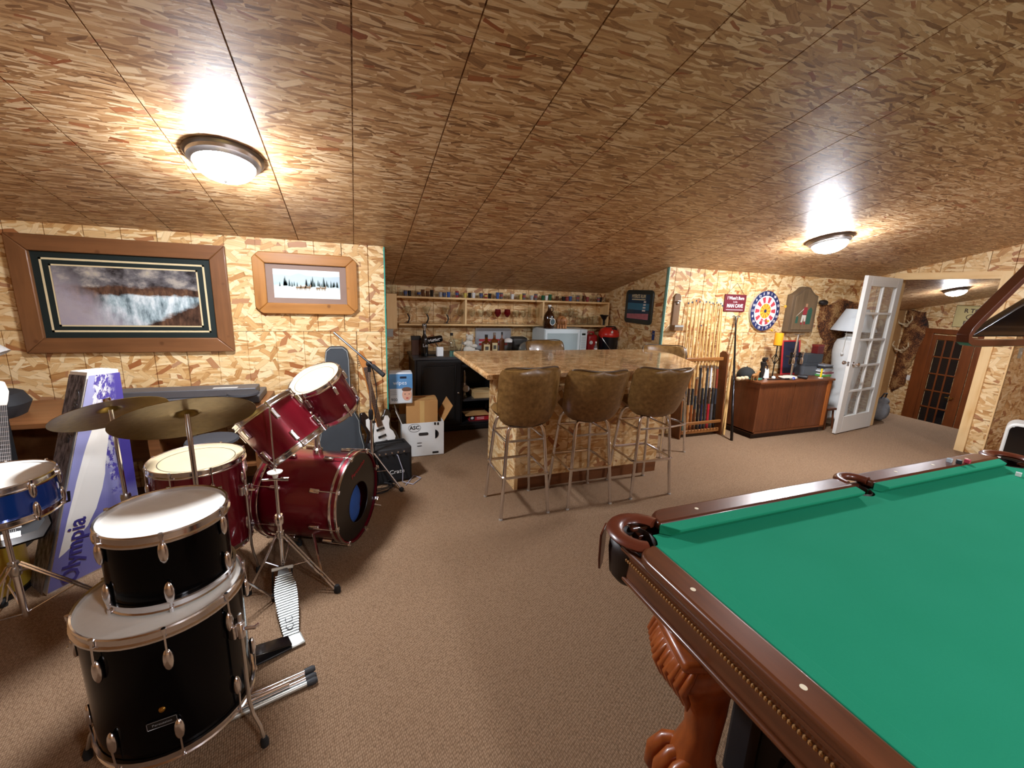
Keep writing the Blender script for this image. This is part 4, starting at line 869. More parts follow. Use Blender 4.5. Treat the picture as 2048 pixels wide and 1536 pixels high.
border(x0+.145,x1-.145,z0+.145,z1-.145,.013,YW-.014); border(x0+.19,x1-.19,z0+.185,z1-.185,.012,YW-.014)
flat(t,'picture',painting_mat(),x0+.20,x1-.20,z0+.195,z1-.195,YW-.016)
orange=wood('picture_frame_pine','b27a3c','8a5724',.4,0,1.,.15,True); orangez=wood('picture_frame_pine_z','b27a3c','8a5724',.4,2,1.,.15,True)
a=Yp(501,505,YW-.03); b=Yp(717,630,YW-.03); x0,x1,z1,z0=a.x,b.x,Yp(600,507,YW-.03).z,b.z
t=thing('framed_winter_print','small framed winter print in an orange pine frame with clipped corners','painting',((x0+x1)/2,YW,z0))
rail_frame(t,x0,x1,z0,z1,.085,YW-.002,.032,(orange,orangez),cut=.05)
flat(t,'mat_board',M('mat_taupe','8b7264',.6),x0+.08,x1-.08,z0+.08,z1-.08,YW-.010)
X0_,X1_,Z0_,Z1_=x0+.135,x1-.135,z0+.125,z1-.125
def winter():
    t=NT('winter_sky'); uv=t.coord('UV'); s=t.sep(uv); n=t.noise(t.mapping(uv,scale=(7,2,1)),1.5,5.,.6)
    c=t.ramp(t.math('MULTIPLY_ADD',n,.25,s[1]),[(.30,srgb('eef1ea')),(.46,srgb('dfe6dc')),(.62,srgb('a9c2cc')),(.82,srgb('c5d6da')),(.98,srgb('e6efee'))]); t.link(c,t.b.inputs['Base Color']); t.b.inputs['Roughness'].default_value=.4; MATS['winter_sky']=t.m; return t.m
pc=flat(t,'picture',winter(),X0_,X1_,Z0_,Z1_,YW-.013)
w_=X1_-X0_; h_=Z1_-Z0_
m=MB(); P=[]; k=9
for i in range(k): P.append((X0_+w_*(i/(k-1)),Z0_+h_*(.78+.12*random.random()*(1 if i%2 else .3))))
m.prism(P+[(X1_,Z0_+h_*.55),(X0_,Z0_+h_*.55)],0,.0006,T(0,YW-.0133,0)@FACE_NY); m.build('painted_hills',M('paint_hills','b3c6cf',.5),pc,world=True)
m=MB()
for i in range(34):
    x=X0_+w_*random.uniform(.02,.98); hh_=h_*random.uniform(.14,.26)*(1.5 if i%9==0 else 1); zb=Z0_+h_*random.uniform(.40,.46); m.prism([(x-hh_*.16,zb),(x+hh_*.16,zb),(x,zb+hh_)],0,.0006,T(0,YW-.0141,0)@FACE_NY)
m.build('painted_trees',M('paint_trees','3d4f4d',.6),pc,world=True)['kind']='stuff'
m=MB()
for x,s in ((.36,1),(.43,1.1),(.50,1.2),(.66,.9),(.74,1)):
    cx=X0_+w_*x; zb=Z0_+h_*.30; m.box((cx,YW-.0148,zb+.018*s),(.034*s,.0006,.014*s)); m.box((cx+.018*s,YW-.0148,zb+.028*s),(.008,.0006,.018*s))
    for q in (-.012,-.006,.008,.013): m.box((cx+q*s,YW-.0148,zb+.007*s),(.0025,.0006,.018*s))
m.build('painted_animals',M('paint_animals','8a6f4f',.6),pc,world=True)['kind']='stuff'
# ------------------------------------------------------------------ guitar case, guitar, mic stand, amplifier
p=Yp(686,700,3.70); base=Yp(700,905,3.55)
q=thing('guitar_case','charcoal hard guitar case with pale stitching leaning on the wall','guitar case',(p.x-.05,3.745,.0),rot=Rx(math.radians(-2)))
Ht=p.z+.02
P=[(-.10,Ht)]+[]; 
outline=[(-.16,0.),(.16,0.),(.19,.06),(.195,.22),(.165,.36),(.16,.46),(.11,.56),(.095,.62),(.095,Ht-.10),(.085,Ht-.03),(.05,Ht),(-.05,Ht),(-.085,Ht-.03),(-.095,Ht-.10),(-.095,.62),(-.11,.56),(-.16,.46),(-.165,.36),(-.195,.22),(-.19,.06)]
MB().prism(outline,0,.10,T(0,.05,0)@FACE_NY).build('shell',M('case_grey','3a3f44',.7,0,.2),q,bevel=.012)
MB().tube([FACE_NY@Vector((x*.93,z*.985+.008,.052)) for x,z in outline],.0022,5,closed=True).build('stitching',M('stitch_pale','b9bcb8',.7),q)
for z in (.3,.75): B((.10 if z>.5 else .175,0,z),(.03,.03,.05)).build('latch',chrome,q,bevel=.004)
hp_=Yp(716,702,3.745); fp=Yp(768,905,3.64)
guitar('electric_guitar','electric guitar with white pickguard leaning behind the small amplifier',hp_,(fp.x,fp.y,max(fp.z,.02)),(.45,-.9,.25),M('sunburst_dark','1a1210',.15,0,.2,coat=.5),white,M('maple_amber','b9793a',.35),boardmat=M('rosewood_brown','4a2c1a',.4))
mp=Zp(747,976); 
t=thing('microphone_stand','black boom microphone stand beside the bass drum','microphone stand',(mp.x,mp.y,0))
jt=Yp(741,728,mp.y); zt=jt.z
MB().tube([(0,0,.12),(0,0,zt*.6)],.011,10).build('base_tube',chrome,t); MB().tube([(0,0,zt*.55),(0,0,zt)],.008,10).build('upper_tube',chrome,t)
MB().lathe([(.016,0),(.018,.02),(.018,.06),(.013,.08)],12,T(0,0,zt*.57)).build('clamp',black,t)
e0=_at(ray(668,665),3.02)-mp; e1=_at(ray(768,751),2.98)-mp; dm=(e1-e0)
MB().tube([e0,e1],.0075,8).build('boom_arm',black,t); MB().cyl(e1-dm.normalized()*.11,e1,.016,None,12).build('counterweight',rubber,t)
m=MB(); m.ball((0,0,zt),.024,12); m.box((0,0,zt-.03),(.025,.03,.06)); m.build('swivel_joint',black,t)
for fx in (Zp(803,983),mp+Vector((-.25,-.12,0)),mp+Vector((.02,.16,0))):
    d=fx-mp; d.z=0; L=d.length; u=d.normalized()
    MB().tube([u*.015+Vector((0,0,.30)),u*L+Vector((0,0,.02))],.0075,8).build('leg',chrome,t); MB().tube([Vector((0,0,.14)),u*(L*.5)+Vector((0,0,.165))],.004,6).build('leg_brace',chrome,t); MB().ball((*(u*L).xy,.02),.02,10).build('rubber_foot',rubber,t)
cab=MB(); pts=[Vector((.015,0,zt-.02))]+[Vector((.03+.02*math.sin(i*.9),.01*math.cos(i),zt-.06-(zt-.1)*i/9)) for i in range(10)]; cab.tube(pts,.004,6); cab.build('cable',rubber,t)
tag(MB().tube([mp+Vector(((.19+.03*math.sin(i*.37))*math.cos(i*.5)*.7+.02,((.13+.03*math.cos(i*.6))*math.sin(i*.5))*.7-.03,.006+.0006*i)) for i in range(60)],.0042,6).build('coiled_cable',M('cable_black','17171a',.5)),'coil of thin black cable on the carpet by the microphone stand','cable')
a=Zp(760,961); b=Zp(806,956)
t=thing('guitar_amplifier','small black practice amplifier on the carpet beside the white carton','amplifier',(.25,3.485,0),math.radians(10))
B((0,0,.155),(.32,.22,.30)).build('cabinet',MATS['tolex_black'] if 'tolex_black' in MATS else black,t,bevel=.012); B((0,-.112,.135),(.28,.006,.22)).build('grille',MATS['grille_black'],t); B((0,-.112,.275),(.29,.006,.045)).build('control_panel',M('amp_panel','2a2a2c',.4),t)
for i in range(5): MB().lathe([(.009,0),(.007,.012),(0,.013)],10,T(-.11+i*.05,-.115,.275)@Rx(PI/2)).build('knob',chrome,t)
text('amp_script','Crate',.05,M('script_white','e4e4e2',.4),t,T(.03,-.1165,.10)@FACE_NY,sx=1.1)
MB().tube([(-.13,0,.305),(-.11,0,.335),(.11,0,.335),(.13,0,.305)],.009,8).build('handle',rubber,t); 
for s in(-1,1): 
    for y in (-.08,.08): B((s*.13,y,.003),(.03,.03,.006)).build('foot',rubber,t)
tag(MB().tube([Vector((.28,3.415,.27)),Vector((.31,3.37,.24)),Vector((.345,3.35,.12)),Vector((.34,3.34,.02)),Vector((.42,3.30,.006)),Vector((.50,3.40,.006)),Vector((.45,3.47,.006)),Vector((.36,3.30,.006))],.004,6).build('guitar_cable',M('cable_grey','9a9aa8',.5)),'pale grey guitar cable hanging from the small amplifier','cable')
# ------------------------------------------------------------------ cartons in the alcove mouth
kraft=M('kraft_board','b98a52',.8,0,.1,6); cartw=M('carton_white','dfe3e2',.65,0,.04)
bx0,bx1=.40,.80; by0,by1=3.90,4.24; ht=Yp(840,846,by0).z
t=thing('moving_carton','white open cardboard carton with a black crescent moon print','carton',((bx0+bx1)/2,(by0+by1)/2,0))
for nm,(a0,a1,c0,c1) in dict(front_wall=(bx0,bx1,by0,by0+.005),rear_wall=(bx0,bx1,by1-.005,by1),side_wall=(bx0,bx0+.005,by0+.005,by1-.005),side_wall_=(bx1-.005,bx1,by0+.005,by1-.005)).items(): BX(a0,a1,c0,c1,0,ht).build(nm.rstrip('_'),cartw,t,world=True)
BX(bx0,bx1,by0,by1,0,.004).build('bottom',kraft,t,world=True)
def flap(P,nm='flap',mt=kraft):
    m=MB(); m.add(P,[(0,1,2,3)]); m.build(nm,mt,t,world=True,solid=.005,smooth=False)
flap([(bx1,by0+.01,ht),(bx1,by1-.01,ht),(bx1+.09,by1-.03,ht+.17),(bx1+.09,by0+.01,ht+.15)]); flap([(bx0,by0+.01,ht),(bx0,by1-.01,ht),(bx0-.05,by1-.02,ht+.16),(bx0-.05,by0+.01,ht+.12)],mt=cartw); flap([(bx0+.01,by1,ht),(bx1-.01,by1,ht),(bx1-.02,by1+.06,ht+.17),(bx0+.02,by1+.06,ht+.17)])
moonm=M('print_black','17181a',.6)
def fp_(px,py): v=Yp(px,py,by0); return v.x,v.z
def onf(px,py,off=.0015): x,z=fp_(px,py); return T(x-(bx0+bx1)/2,by0-(by0+by1)/2-off,z)@FACE_NY
m=MB(); A=arc((0,0),.046,-PI*.42,PI*.42,12); Bc=[( .3*x-.0,y) for x,y in reversed(A)]; m.prism(A+[(x+.012,y) for x,y in Bc],0,.001,onf(868,868)); m.build('moon_print',moonm,t)
m=MB(); m.tube([onf(829,856)@Vector((.058*math.cos(a),.040*math.sin(a),0)) for a in [2*PI*i/30 for i in range(30)]],.0015,4,closed=True); m.build('oval_print',moonm,t)
text('oval_letters','ASC',.05,moonm,t,onf(829,856),bold=.0015)
m=MB(); m.prism(rrect(.095,.03,.014,4),0,.001,onf(847,868)); m.build('hand_hole',M('hole_dark','2a2622',.9),t)
[MB().prism(rrect(w_,h_,.002,1),0,.001,onf(a_,b_)).build('print_mark',moonm,t) for a_,b_,w_,h_ in ((839,886,.045,.007),(839,892,.045,.007),(871,904,.06,.02),(870,847,.018,.026),(876,847,.018,.026))]
t=thing('brown_box','plain brown cardboard box standing inside the white carton','box',(.61,4.08,.006),math.radians(-4)); zt=Yp(830,803,3.97).z-.006; B((0,0,zt/2),(.30,.20,zt)).build('body',kraft,t,bevel=.002); B((0,-.101,zt/2),(.045,.002,zt)).build('tape',M('tape_tan','caa468',.3),t); B((.0,0,zt+.001),(.30,.03,.002)).build('top_seam',M('tape_tan','caa468',.3),t)
pz=Yp(800,806,4.0).z; ptop=Yp(800,744,4.0).z
t=thing('wipes_pack','blue and white wipes pack with a baby face print, on the white carton','pack',(.40,4.03,pz),math.radians(-3))
BX(-.10,.115,-.07,.07,0,ptop-pz).build('body',M('pack_white','d4dade',.35,0,.05),t,bevel=.012); hq=ptop-pz
BX(-.099,.114,-.0715,-.0705,hq*.5,hq-.012).build('blue_print',M('pack_blue','5d93c4',.35,0,.2,8),t); BX(.0,.06,-.0725,-.0715,hq-.055,hq-.035).build('dark_label',M('label_navy','1b2438',.4),t)
m=MB(); m.ball((.062,-.0712,hq*.30),.052,18,(.85,.03,1.15)); f_=m.build('printed_face',M('skin_print','dba88e',.6),t)
m=MB(); m.ball((.060,-.0716,hq*.47),.05,14,(.9,.03,.45)); m.build('printed_hair',M('hair_print','6b4a38',.7),f_)
for dx in (-.018,.02): MB().ball((.062+dx,-.0732,hq*.32),.006,8,(1,.1,.7)).build('printed_eye',M('eye_print','2a2326',.5),f_)
MB().ball((.064,-.0732,hq*.19),.013,10,(1,.08,.5)).build('printed_mouth',M('mouth_print','b8443f',.5),f_)
text('pack_count','900',.04,M('label_navy','1b2438',.4),t,T(-.055,-.0722,hq*.14)@FACE_NY); text('pack_script','wipes',.055,M('script_pale','e8f0f5',.4),t,T(.0,-.0722,hq*.68)@FACE_NY)
for i in range(3): BX(-.09,-.03,-.0722,-.0712,hq*.42-.018*i,hq*.42-.018*i+.005).build('print_rule',M('rule_grey','8c99a6',.5),t)
t=thing('plastic_bag','clear crumpled plastic bag poking out of the white carton','bag',(.70,4.19,ht-.02)); m=MB(); m.ball((0,0,.06),.085,14,(1.,.5,.9)); m.build('bag',M('bag_film','b8b2a6',.25,0,.1,trans=.5),t)
# ------------------------------------------------------------------ alcove: shelf, back bar cabinet and their things
SF=YA-.20; zT=Yp(1000,598,SF).z; zM=Yp(1000,649,SF).z; sx0=Yp(797,590,SF).x; sx1=min(Yp(1217,605,SF).x,XR-.03)
t=thing('wall_shelf','long two tier pine wall shelf full of glasses in the alcove','shelf',((sx0+sx1)/2,YA,zM-.02))
BX(sx0-.02,sx1,SF,YA-.002,zT-.022,zT).build('top_board',pineX,t,world=True,bevel=.002); BX(sx0,sx1,SF,YA-.002,zM-.020,zM).build('middle_board',pineX,t,world=True,bevel=.002)
for px in (932,1087): x=Yp(px,620,SF).x; BX(x-.010,x+.010,SF+.002,YA-.002,zM,zT-.022).build('divider',pine,t,world=True)
BX(sx1,sx1+.02,SF,YA-.002,zM-.08,zT).build('end_board',pine,t,world=True)
BX(sx0-.13,sx0-.02,SF,SF+.02,zM-.06,zT+.0).build('end_board',pine,t,world=True); BX(sx0-.13,sx0-.02,SF-.004,SF+.05,zT,zT+.02).build('end_cap',pine,t,world=True)
# black back bar cabinet
CF=4.56; zC=Yp(890,714,CF).z; cx0=Yp(829,716,CF).x; cx1=3.10
cabb=M('cabinet_black','17181a',.4,0,.2); cabt=M('cabinet_top','3a3a3c',.3,0,.15)
t=thing('back_bar_cabinet','long black cabinet with a dark counter along the alcove wall','cabinet',((cx0+cx1)/2,(CF+YA)/2,0))
BX(cx0-.02,cx1,CF-.02,YA-.012,zC-.03,zC).build('counter',cabt,t,world=True,bevel=.004)
xd=Yp(921,780,CF).x
BX(cx0,cx0+.02,CF,YA-.012,.0,zC-.03).build('side_panel',cabb,t,world=True); BX(cx1-.02,cx1,CF,YA-.012,0,zC-.03).build('side_panel',cabb,t,world=True)
for x in (xd,xd+.55,xd+1.1,xd+1.6): BX(x,x+.02,CF+.004,YA-.012,.07,zC-.03).build('partition',cabb,t,world=True)
BX(cx0+.02,cx1-.02,YA-.03,YA-.014,.07,zC-.03).build('back_panel',cabb,t,world=True); BX(cx0,cx1,CF-.012,YA-.02,0.012,.07).build('plinth',cabb,t,world=True,bevel=.006); BX(cx0+.02,cx1-.02,CF+.005,YA-.03,.07,.09).build('bottom_board',cabb,t,world=True)
zs1=Yp(950,795,CF+.1).z
BX(xd+.02,xd+.55,CF+.03,YA-.03,zs1-.02,zs1).build('shelf',cabt,t,world=True)
def pdoor(x0,x1,z0,z1):
    d=BX(x0,x1,CF-.016,CF,z0,z1).build('door',cabb,t,world=True,bevel=.003)
    BX(x0+.07,x1-.07,CF-.022,CF-.016,z0+.07,z1-.07).build('raised_panel',cabb,d,world=True,bevel=.006)
    for a,b,c,e in ((x0+.055,x1-.055,z1-.062,z1-.052),(x0+.055,x1-.055,z0+.052,z0+.062),(x0+.055,x0+.065,z0+.055,z1-.055),(x1-.065,x1-.055,z0+.055,z1-.055)): BX(a,b,CF-.024,CF-.016,c,e).build('panel_moulding',cabb,d,world=True,bevel=.003)
    MB().ball((x1-.03,CF-.03,(z0+z1)/2),.014,10).build('knob',chrome,d,world=True)
pdoor(cx0+.022,xd-.002,.085,zC-.035); pdoor(xd+.572,xd+1.098,.085,zC-.035); pdoor(xd+1.122,xd+1.598,.085,zC-.035)
BX(xd+1.622,cx1-.02,CF-.016,CF,.085,zC-.035).build('door',cabb,t,world=True)
# things inside the open shelves
p=Yp(929,772,CF+.16); bz=zs1
t=thing('trophy_lamp','silver trophy with a round dial on the cabinet shelf','trophy',(p.x,CF+.18,bz)); sil=M('silver_trophy','b9b8b2',.25,.8,.1)
MB().lathe([(.035,0),(.035,.012),(.022,.02),(.02,.05),(.045,.07),(.05,.12),(.03,.16),(.018,.18),(.026,.24),(.016,.26),(.018,.29),(.008,.32),(0,.33)],20).build('body',sil,t); MB().lathe([(.038,0),(.04,.006),(.034,.01),(0,.010)],22,T(.012,-.05,.105)@Rx(PI/2)).build('dial',white,t)
def boxthing(name,label,cat,x0,x1,y0,y1,z0,z1,mat,bevel=.002,lid=None):
    t=thing(name,label,cat,((x0+x1)/2,(y0+y1)/2,z0)); BX(x0,x1,y0,y1,z0,z1).build('body',mat,t,world=True,bevel=bevel)
    if lid: BX(x0-.003,x1+.003,y0-.003,y1+.003,z1-.2*(z1-z0),z1+.001).build('lid',lid,t,world=True,bevel=bevel)
    return t
pp=Yp(960,780,CF+.1); boxthing('wooden_box','flat pale wooden box on the upper cabinet shelf','box',pp.x-.08,pp.x+.16,CF+.06,CF+.3,zs1,zs1+.07,pineX,lid=pineX)
pp=Yp(952,838,CF+.08); t=boxthing('red_box','red printed box under the pizza board in the cabinet','box',pp.x-.09,pp.x+.17,CF+.05,CF+.3,.091,.155,M('box_red','b5232b',.45))
m=MB(); m.ball((pp.x-.055,CF+.049,.125),.022,10,(1,.05,.8)); m.build('white_emblem',white,t,world=True); BX(pp.x-.085,pp.x-.025,CF+.0485,CF+.0495,.098,.150).build('dark_square',moonm,t,world=True)
for i in range(2): BX(pp.x+.0,pp.x+.09,CF+.0485,CF+.0495,.125-.018*i,.131-.018*i).build('print_rule',M('rule_pale','f0d0d0',.5),t,world=True)
o=BX(pp.x-.14,pp.x+.15,CF+.03,CF+.32,.157,.168); o=tag(o.build('round_board',kraft,bevel=.003),'flat brown board lying on the red box in the cabinet','board')
for i,(dx,h,mt) in enumerate(((.16,.2,M('bottle_dark','0f1210',.1,0,0,coat=.5)),(.24,.24,M('bottle_dark','0f1210',.1)))):
    tag(MB().lathe([(.034,0),(.036,.01),(.036,h*.6),(.013,h*.75),(.013,h)],16,T(pp.x+dx+.05,CF+.35,.092)).build('dark_bottle',mt),('short','tall')[i]+' dark bottle at the back of the lower cabinet shelf','bottle','dark bottles in the cabinet')
# ---- glass and bottle makers
def lath(name,label,cat,prof,mat,loc,n=20,group=None,extra=None):
    t=thing(name,label,cat,loc,0,group); MB().lathe(prof,n,cap=False).build('body',mat,t)
    for nm,pr,mt in extra or []: MB().lathe(pr,n,cap=False).build(nm,mt,t)
    return t
amber=M('amber_glass','3a1c08',.06,0,0,trans=.35,coat=.3); whisky=M('whisky_glass','8a4312',.05,0,0,trans=.6); redglass=M('red_glass','8a0a1a',.05,0,0,trans=.6)
def cw(r,h,w=.002): return [(0,0),(r,0),(r,h),(r-w,h),(r-w,w*2),(0,w*2)]
# shot glasses along the top shelf
shotcol=[('clear',None),('clear',None),('clear',None),('black','191a1e'),('smoky','5d5f66'),('brown','5b3824'),('blue','3e5f9c'),('white','dcdcda'),('red printed','8e3238'),('green','1f5a3c'),('pale grey','a5a8aa'),('yellow printed','c9b457')]
ORD='first second third fourth fifth sixth seventh eighth ninth tenth eleventh twelfth thirteenth fourteenth fifteenth sixteenth seventeenth eighteenth nineteenth twentieth'.split()
CNT={}
def nth(key):
    CNT[key]=CNT.get(key,0)+1; return ORD[min(CNT[key],20)-1]
x=sx0+.03; i=0; seq=[0,4,3,0,1,5,5,3,0,10,4,6,0,8,0,11,3,7,0,4,8,3,0,6,4,0,0,7,0,11,4,0,10,4,0,9,7,9,0,5,0,3,8,6,0,4,0,5,8,0]
while x<sx1-.03:
    k=seq[i%len(seq)]; nm,col=shotcol[k]; h=random.choice((.055,.06,.062,.075)) if k not in (0,) else random.choice((.058,.065,.085)); r=.022
    mt=glass if col is None else M('shot_'+nm.replace(' ','_'),col,.15,0,.25,60)
    lab='%s %s shot glass from the left in the top shelf row'%(nth(nm),nm)
    t=thing('shot_glass',lab,'shot glass',(x,SF+random.uniform(.035,.06),zT+.0005),0,'shot glasses on the top shelf')
    MB().lathe([(0,0),(r*.8,0),(r,h),(r-.0025,h),(r*.8-.002,.012),(0,.012)],14,cap=False).build('glass',mt,t)
    if k in (1,2,4,8): MB().lathe([(r*.88+.001,h*.35),(r*.95+.0015,h*.75)],14,cap=False).build('printed_band',M('band_%d'%(i%3),('8c3a36','3a4a7a','c9a94f')[i%3],.4),t)
    x+=.047+random.uniform(0,.006); i+=1
for px,h in ((777,.13),(788,.10)):
    p=Yp(px,578,SF+.03); lath('glass_vase','clear tall glass at the left end of the top shelf' if h>.12 else 'short clear tumbler beside the tall glass at the left end of the top shelf','glass',cw(.028,h),glass,(p.x,SF+.025,zT+.0205),16)
# stemware on the middle shelf
def stem(px,label,h,rb,bowl_h,mat=glass,stemmat=None,curve=False,shape='wine',group='clear stemware on the middle shelf'):
    p=Yp(px,640,SF+.09); t=thing('wine_glass' if not curve else 'cocktail_glass',label,'glass',(p.x,SF+.09,zM+.0005),0,group)
    hs=h-bowl_h
    if curve:
        MB().lathe([(0,0),(.036,0),(.036,.003),(.006,.006)],20,cap=False).build('foot',stemmat,t); MB().tube([(0,0,.004),(.006,0,.012),(.018,0,hs*.35),(.022,0,hs*.6),(.012,0,hs*.9),(.0,0,hs)],.0085,8).build('stem',stemmat,t)
        MB().lathe([(0,hs),(.02,hs+.01),(rb,h),(rb-.002,h),(.018,hs+.013),(0,hs+.004)],24,cap=False).build('bowl',mat,t)
    else:
        st=stemmat or mat
        MB().lathe([(0,0),(.032,0),(.032,.002),(.006,.006),(.0035,.012),(.0035,hs),(0,hs)],20,cap=False).build('stem',st,t)
        if shape=='flute': pr=[(0,hs),(.016,hs+.02),(rb,hs+bowl_h*.5),(rb*.85,h)]
        else: pr=[(0,hs),(rb*.55,hs+bowl_h*.12),(rb,hs+bowl_h*.5),(rb*.82,h)]
        MB().lathe(pr+[(a-.0015,b) for a,b in reversed(pr[1:])]+[(0,hs+.004)],22,cap=False).build('bowl',mat,t)
blk=black
for px,w_ in ((815,'first from the left'),(853,'second from the left'),(893,'third from the left')): stem(px,'cocktail glass with a black curved stem on the middle shelf, '+w_,.19,.05,.09,glass,blk,True,group='cocktail glasses with curved stems')
for px in (920,944,962,978,1032,1046): stem(px,nth('w')+' clear wine glass from the left on the middle shelf',.17,.038,.085)
stem(995,'red wine glass on the middle shelf, the left one of the pair',.18,.042,.10,redglass,glass,group='red wine glasses'); stem(1014,'red wine glass on the middle shelf, the right one of the pair',.18,.042,.10,redglass,glass,group='red wine glasses')
for px in (1058,1073): stem(px,('left','right')[px>1060]+' one of two slim champagne flutes on the middle shelf',.21,.024,.13,shape='flute',group='champagne flutes')
for px in (1102,1112,1128): stem(px,nth('g')+' clear wine glass from the left behind the brown growler',.17,.036,.085,group='clear stemware behind the growler')
for px,h in ((1140,.21),(1150,.20)): stem(px,('left','right')[px>1145]+' tall clear goblet beside the carved wooden figure',h,.04,.11,group='tall goblets')
for px in (1160,1170,1180,1190): p=Yp(px,640,SF+.08); lath('tumbler',nth('t')+' clear tumbler from the left near the right shelf end','glass',cw(.033,.10+.012*(px%3)),glass,(p.x,SF+.08,zM+.0005),18,'clear tumblers')
# ---- on the black counter
def on_c(px,y): return Yp(px,700,y).x
Y1c=CF+.10; Y2c=CF+.22
x=on_c(833,CF+.2); boxthing('dark_book_stand','dark brown framed box at the left end of the black counter','box',x-.055,x+.045,CF+.18,CF+.24,zC,zC+.21,wood('dark_brown_box','5a3216','3a1e0c',.4,2),lid=black)
botb=M('bottle_black','0b0b0d',.2,0,0,coat=.4); scr=M('script_white','e4e4e2',.4)
x=on_c(849,Y1c); t=lath('wine_bottle','tall black wine bottle with white script standing on the black counter','bottle',[(0,0),(.038,0),(.04,.006),(.04,.185),(.034,.205),(.016,.235),(.014,.31),(.016,.312),(.016,.325),(0,.326)],botb,(x,Y1c,zC+.0005),24,None,[('capsule',[(.0165,.285),(.0165,.327),(0,.3275)],sil)])
text('bottle_script','Lo',.05,scr,t,T(0,-.0415,.12)@FACE_NY)
q=T(x+.105,Y1c+.04,zC+.175)@Ry(math.radians(80)); t=thing('wine_bottle','black wine bottle lying tilted in a holder beside the standing bottle','bottle',q.translation,rot=q.to_3x3().to_4x4())
MB().lathe([(0,-.09),(.036,-.09),(.038,-.085),(.038,.08),(.03,.1),(0,.105)],24,cap=False).build('body',botb,t); text('bottle_script','Merlot',.045,scr,t,T(0,-.0395,0)@Rx(PI/2)@Rz(PI/2))
t=thing('bottle_holder','dark metal bottle holder on the black counter','bottle holder',(x+.11,Y1c+.06,zC)); B((0,0,.006),(.16,.07,.012)).build('base',darkmetal,t,bevel=.004); MB().tube([(.05,.03,.01),(.06,.035,.09),(.03,.035,.13)],.006,8).build('arm',darkmetal,t)
x=on_c(880,CF+.03); t=thing('white_candle','square white candle block near the front edge of the black counter','candle',(x,CF+.045,zC)); B((0,0,.055),(.075,.06,.105)).build('block',M('candle_white','e6ebec',.5,0,.04),t,bevel=.008); MB().cyl((0,0,.107),(0,0,.116),.0015,None,6).build('wick',black,t)
x=on_c(903,CF+.2); lath('clear_bottle','clear bottle with a dark cap behind the glass pitcher','bottle',[(0,0),(.036,0),(.036,.15),(.015,.18),(.015,.22),(.013,.22),(.013,.18),(.034,.149),(.034,.004),(0,.004)],glass,(x,CF+.2,zC+.0005),20,None,[('cap',[(.017,.215),(.017,.245),(0,.245)],black)])
x=on_c(917,CF+.12); lath('glass_pitcher','ribbed clear glass vase on the black counter','vase',[(0,0),(.04,0),(.035,.05),(.045,.12),(.06,.19),(.057,.19),(.042,.12),(.032,.05),(.035,.006),(0,.006)],glass,(x,CF+.14,zC+.0005),14)
for k,px in enumerate((902,908,914)): p=on_c(px,CF+.03); lath('cordial_glass',('left','middle','right')[k]+' small teal tinted glass in front of the glass vase','glass',cw(.016,.06),M('teal_glass','9ad0c4',.05,0,0,trans=.8),(p,CF+.03,zC+.0005),14,'small tinted glasses')
x=on_c(938,CF+.18); stm=M('plaster_white','cfcabc',.7,0,.1,20,bump=.5,bs=50); t=thing('plaster_figurine','white plaster figurine of seated bears on the black counter','figurine',(x,CF+.18,zC))
m=MB(); m.ball((0,0,.05),.06,14,(1.3,.8,.85)); m.ball((-.005,0,.125),.05,14,(1,.85,1)); m.ball((.005,-.01,.19),.04,14,(1.1,.9,1)); m.ball((-.03,-.01,.225),.014,8); m.ball((.035,-.01,.225),.014,8); m.ball((.01,-.045,.182),.018,10); m.ball((-.055,-.02,.13),.028,10,(1.2,.8,.8)); m.ball((.055,-.03,.10),.03,10,(1.3,.8,.8)); m.ball((.085,-.03,.03),.033,10,(1.4,.9,.8)); m.build('body',stm,t)
# mirror sign behind the bottles
a=Yp(951,655,YA-.02); b=Yp(1021,700,YA-.02)
t=thing('mirror_sign','silver framed mirror sign with red lettering behind the whisky bottles','sign',((a.x+b.x)/2,YA-.01,b.z-.05)); z0=zC+.001
BX(a.x,b.x,YA-.018,YA-.004,z0,a.z).build('frame',M('silver_frame','a9abab',.3,.6),t,world=True,bevel=.003); flat(t,'mirror',M('mirror_face','a9abad',.25,0),a.x+.015,b.x-.015,z0+.015,a.z-.015,YA-.0185); [BX(a.x+.05,b.x-.05,YA-.0205,YA-.0190,z_,z_+.03).build('red_print',M('sign_red','a82830',.4),t,world=True) for z_ in (z0+.06,z0+.11)]  # mirror face is plain light grey, painted in place of a reflection
def sq_bottle(px,y,w,h,mat,label,lab=None,cap=black,neck=.06):
    x=on_c(px,y); t=thing('whisky_bottle',label,'bottle',(x,y,zC)); r=rrect(w,w*.6,w*.12,3)
    rings=[[(a,b,z) for a,b in r] for z in (.0,h-neck-.02)]+[[(a*s,b*s*(1.2 if s<.5 else 1),z) for a,b in r] for s,z in ((.85,h-neck-.005),(.32,h-neck+.01),(.30,h))]
    MB().loft(rings).build('body',mat,t); MB().lathe([(w*.18,h-.01),(w*.18,h+.02),(0,h+.021)],14).build('cap',cap,t)
    if lab: lb=B((0,-w*.3-.001,h*.36),(w*.72,.002,h*.42)).build('label',M('label_cream','cdbb8c',.6),t); B((0,-w*.3-.0025,h*.35),(w*.4,.001,h*.2)).build('label_print',M('label_dark','4d463c',.6),lb)
sq_bottle(972,CF+.16,.105,.21,whisky,'square whisky bottle with a cream picture label',True)
sq_bottle(988,CF+.2,.09,.23,whisky,'whisky bottle with a silver cap beside the labelled bottle',True,sil); sq_bottle(1003,CF+.22,.06,.235,M('brown_bottle','6b3a1c',.25),'slim brown bottle in the middle of the back bar')
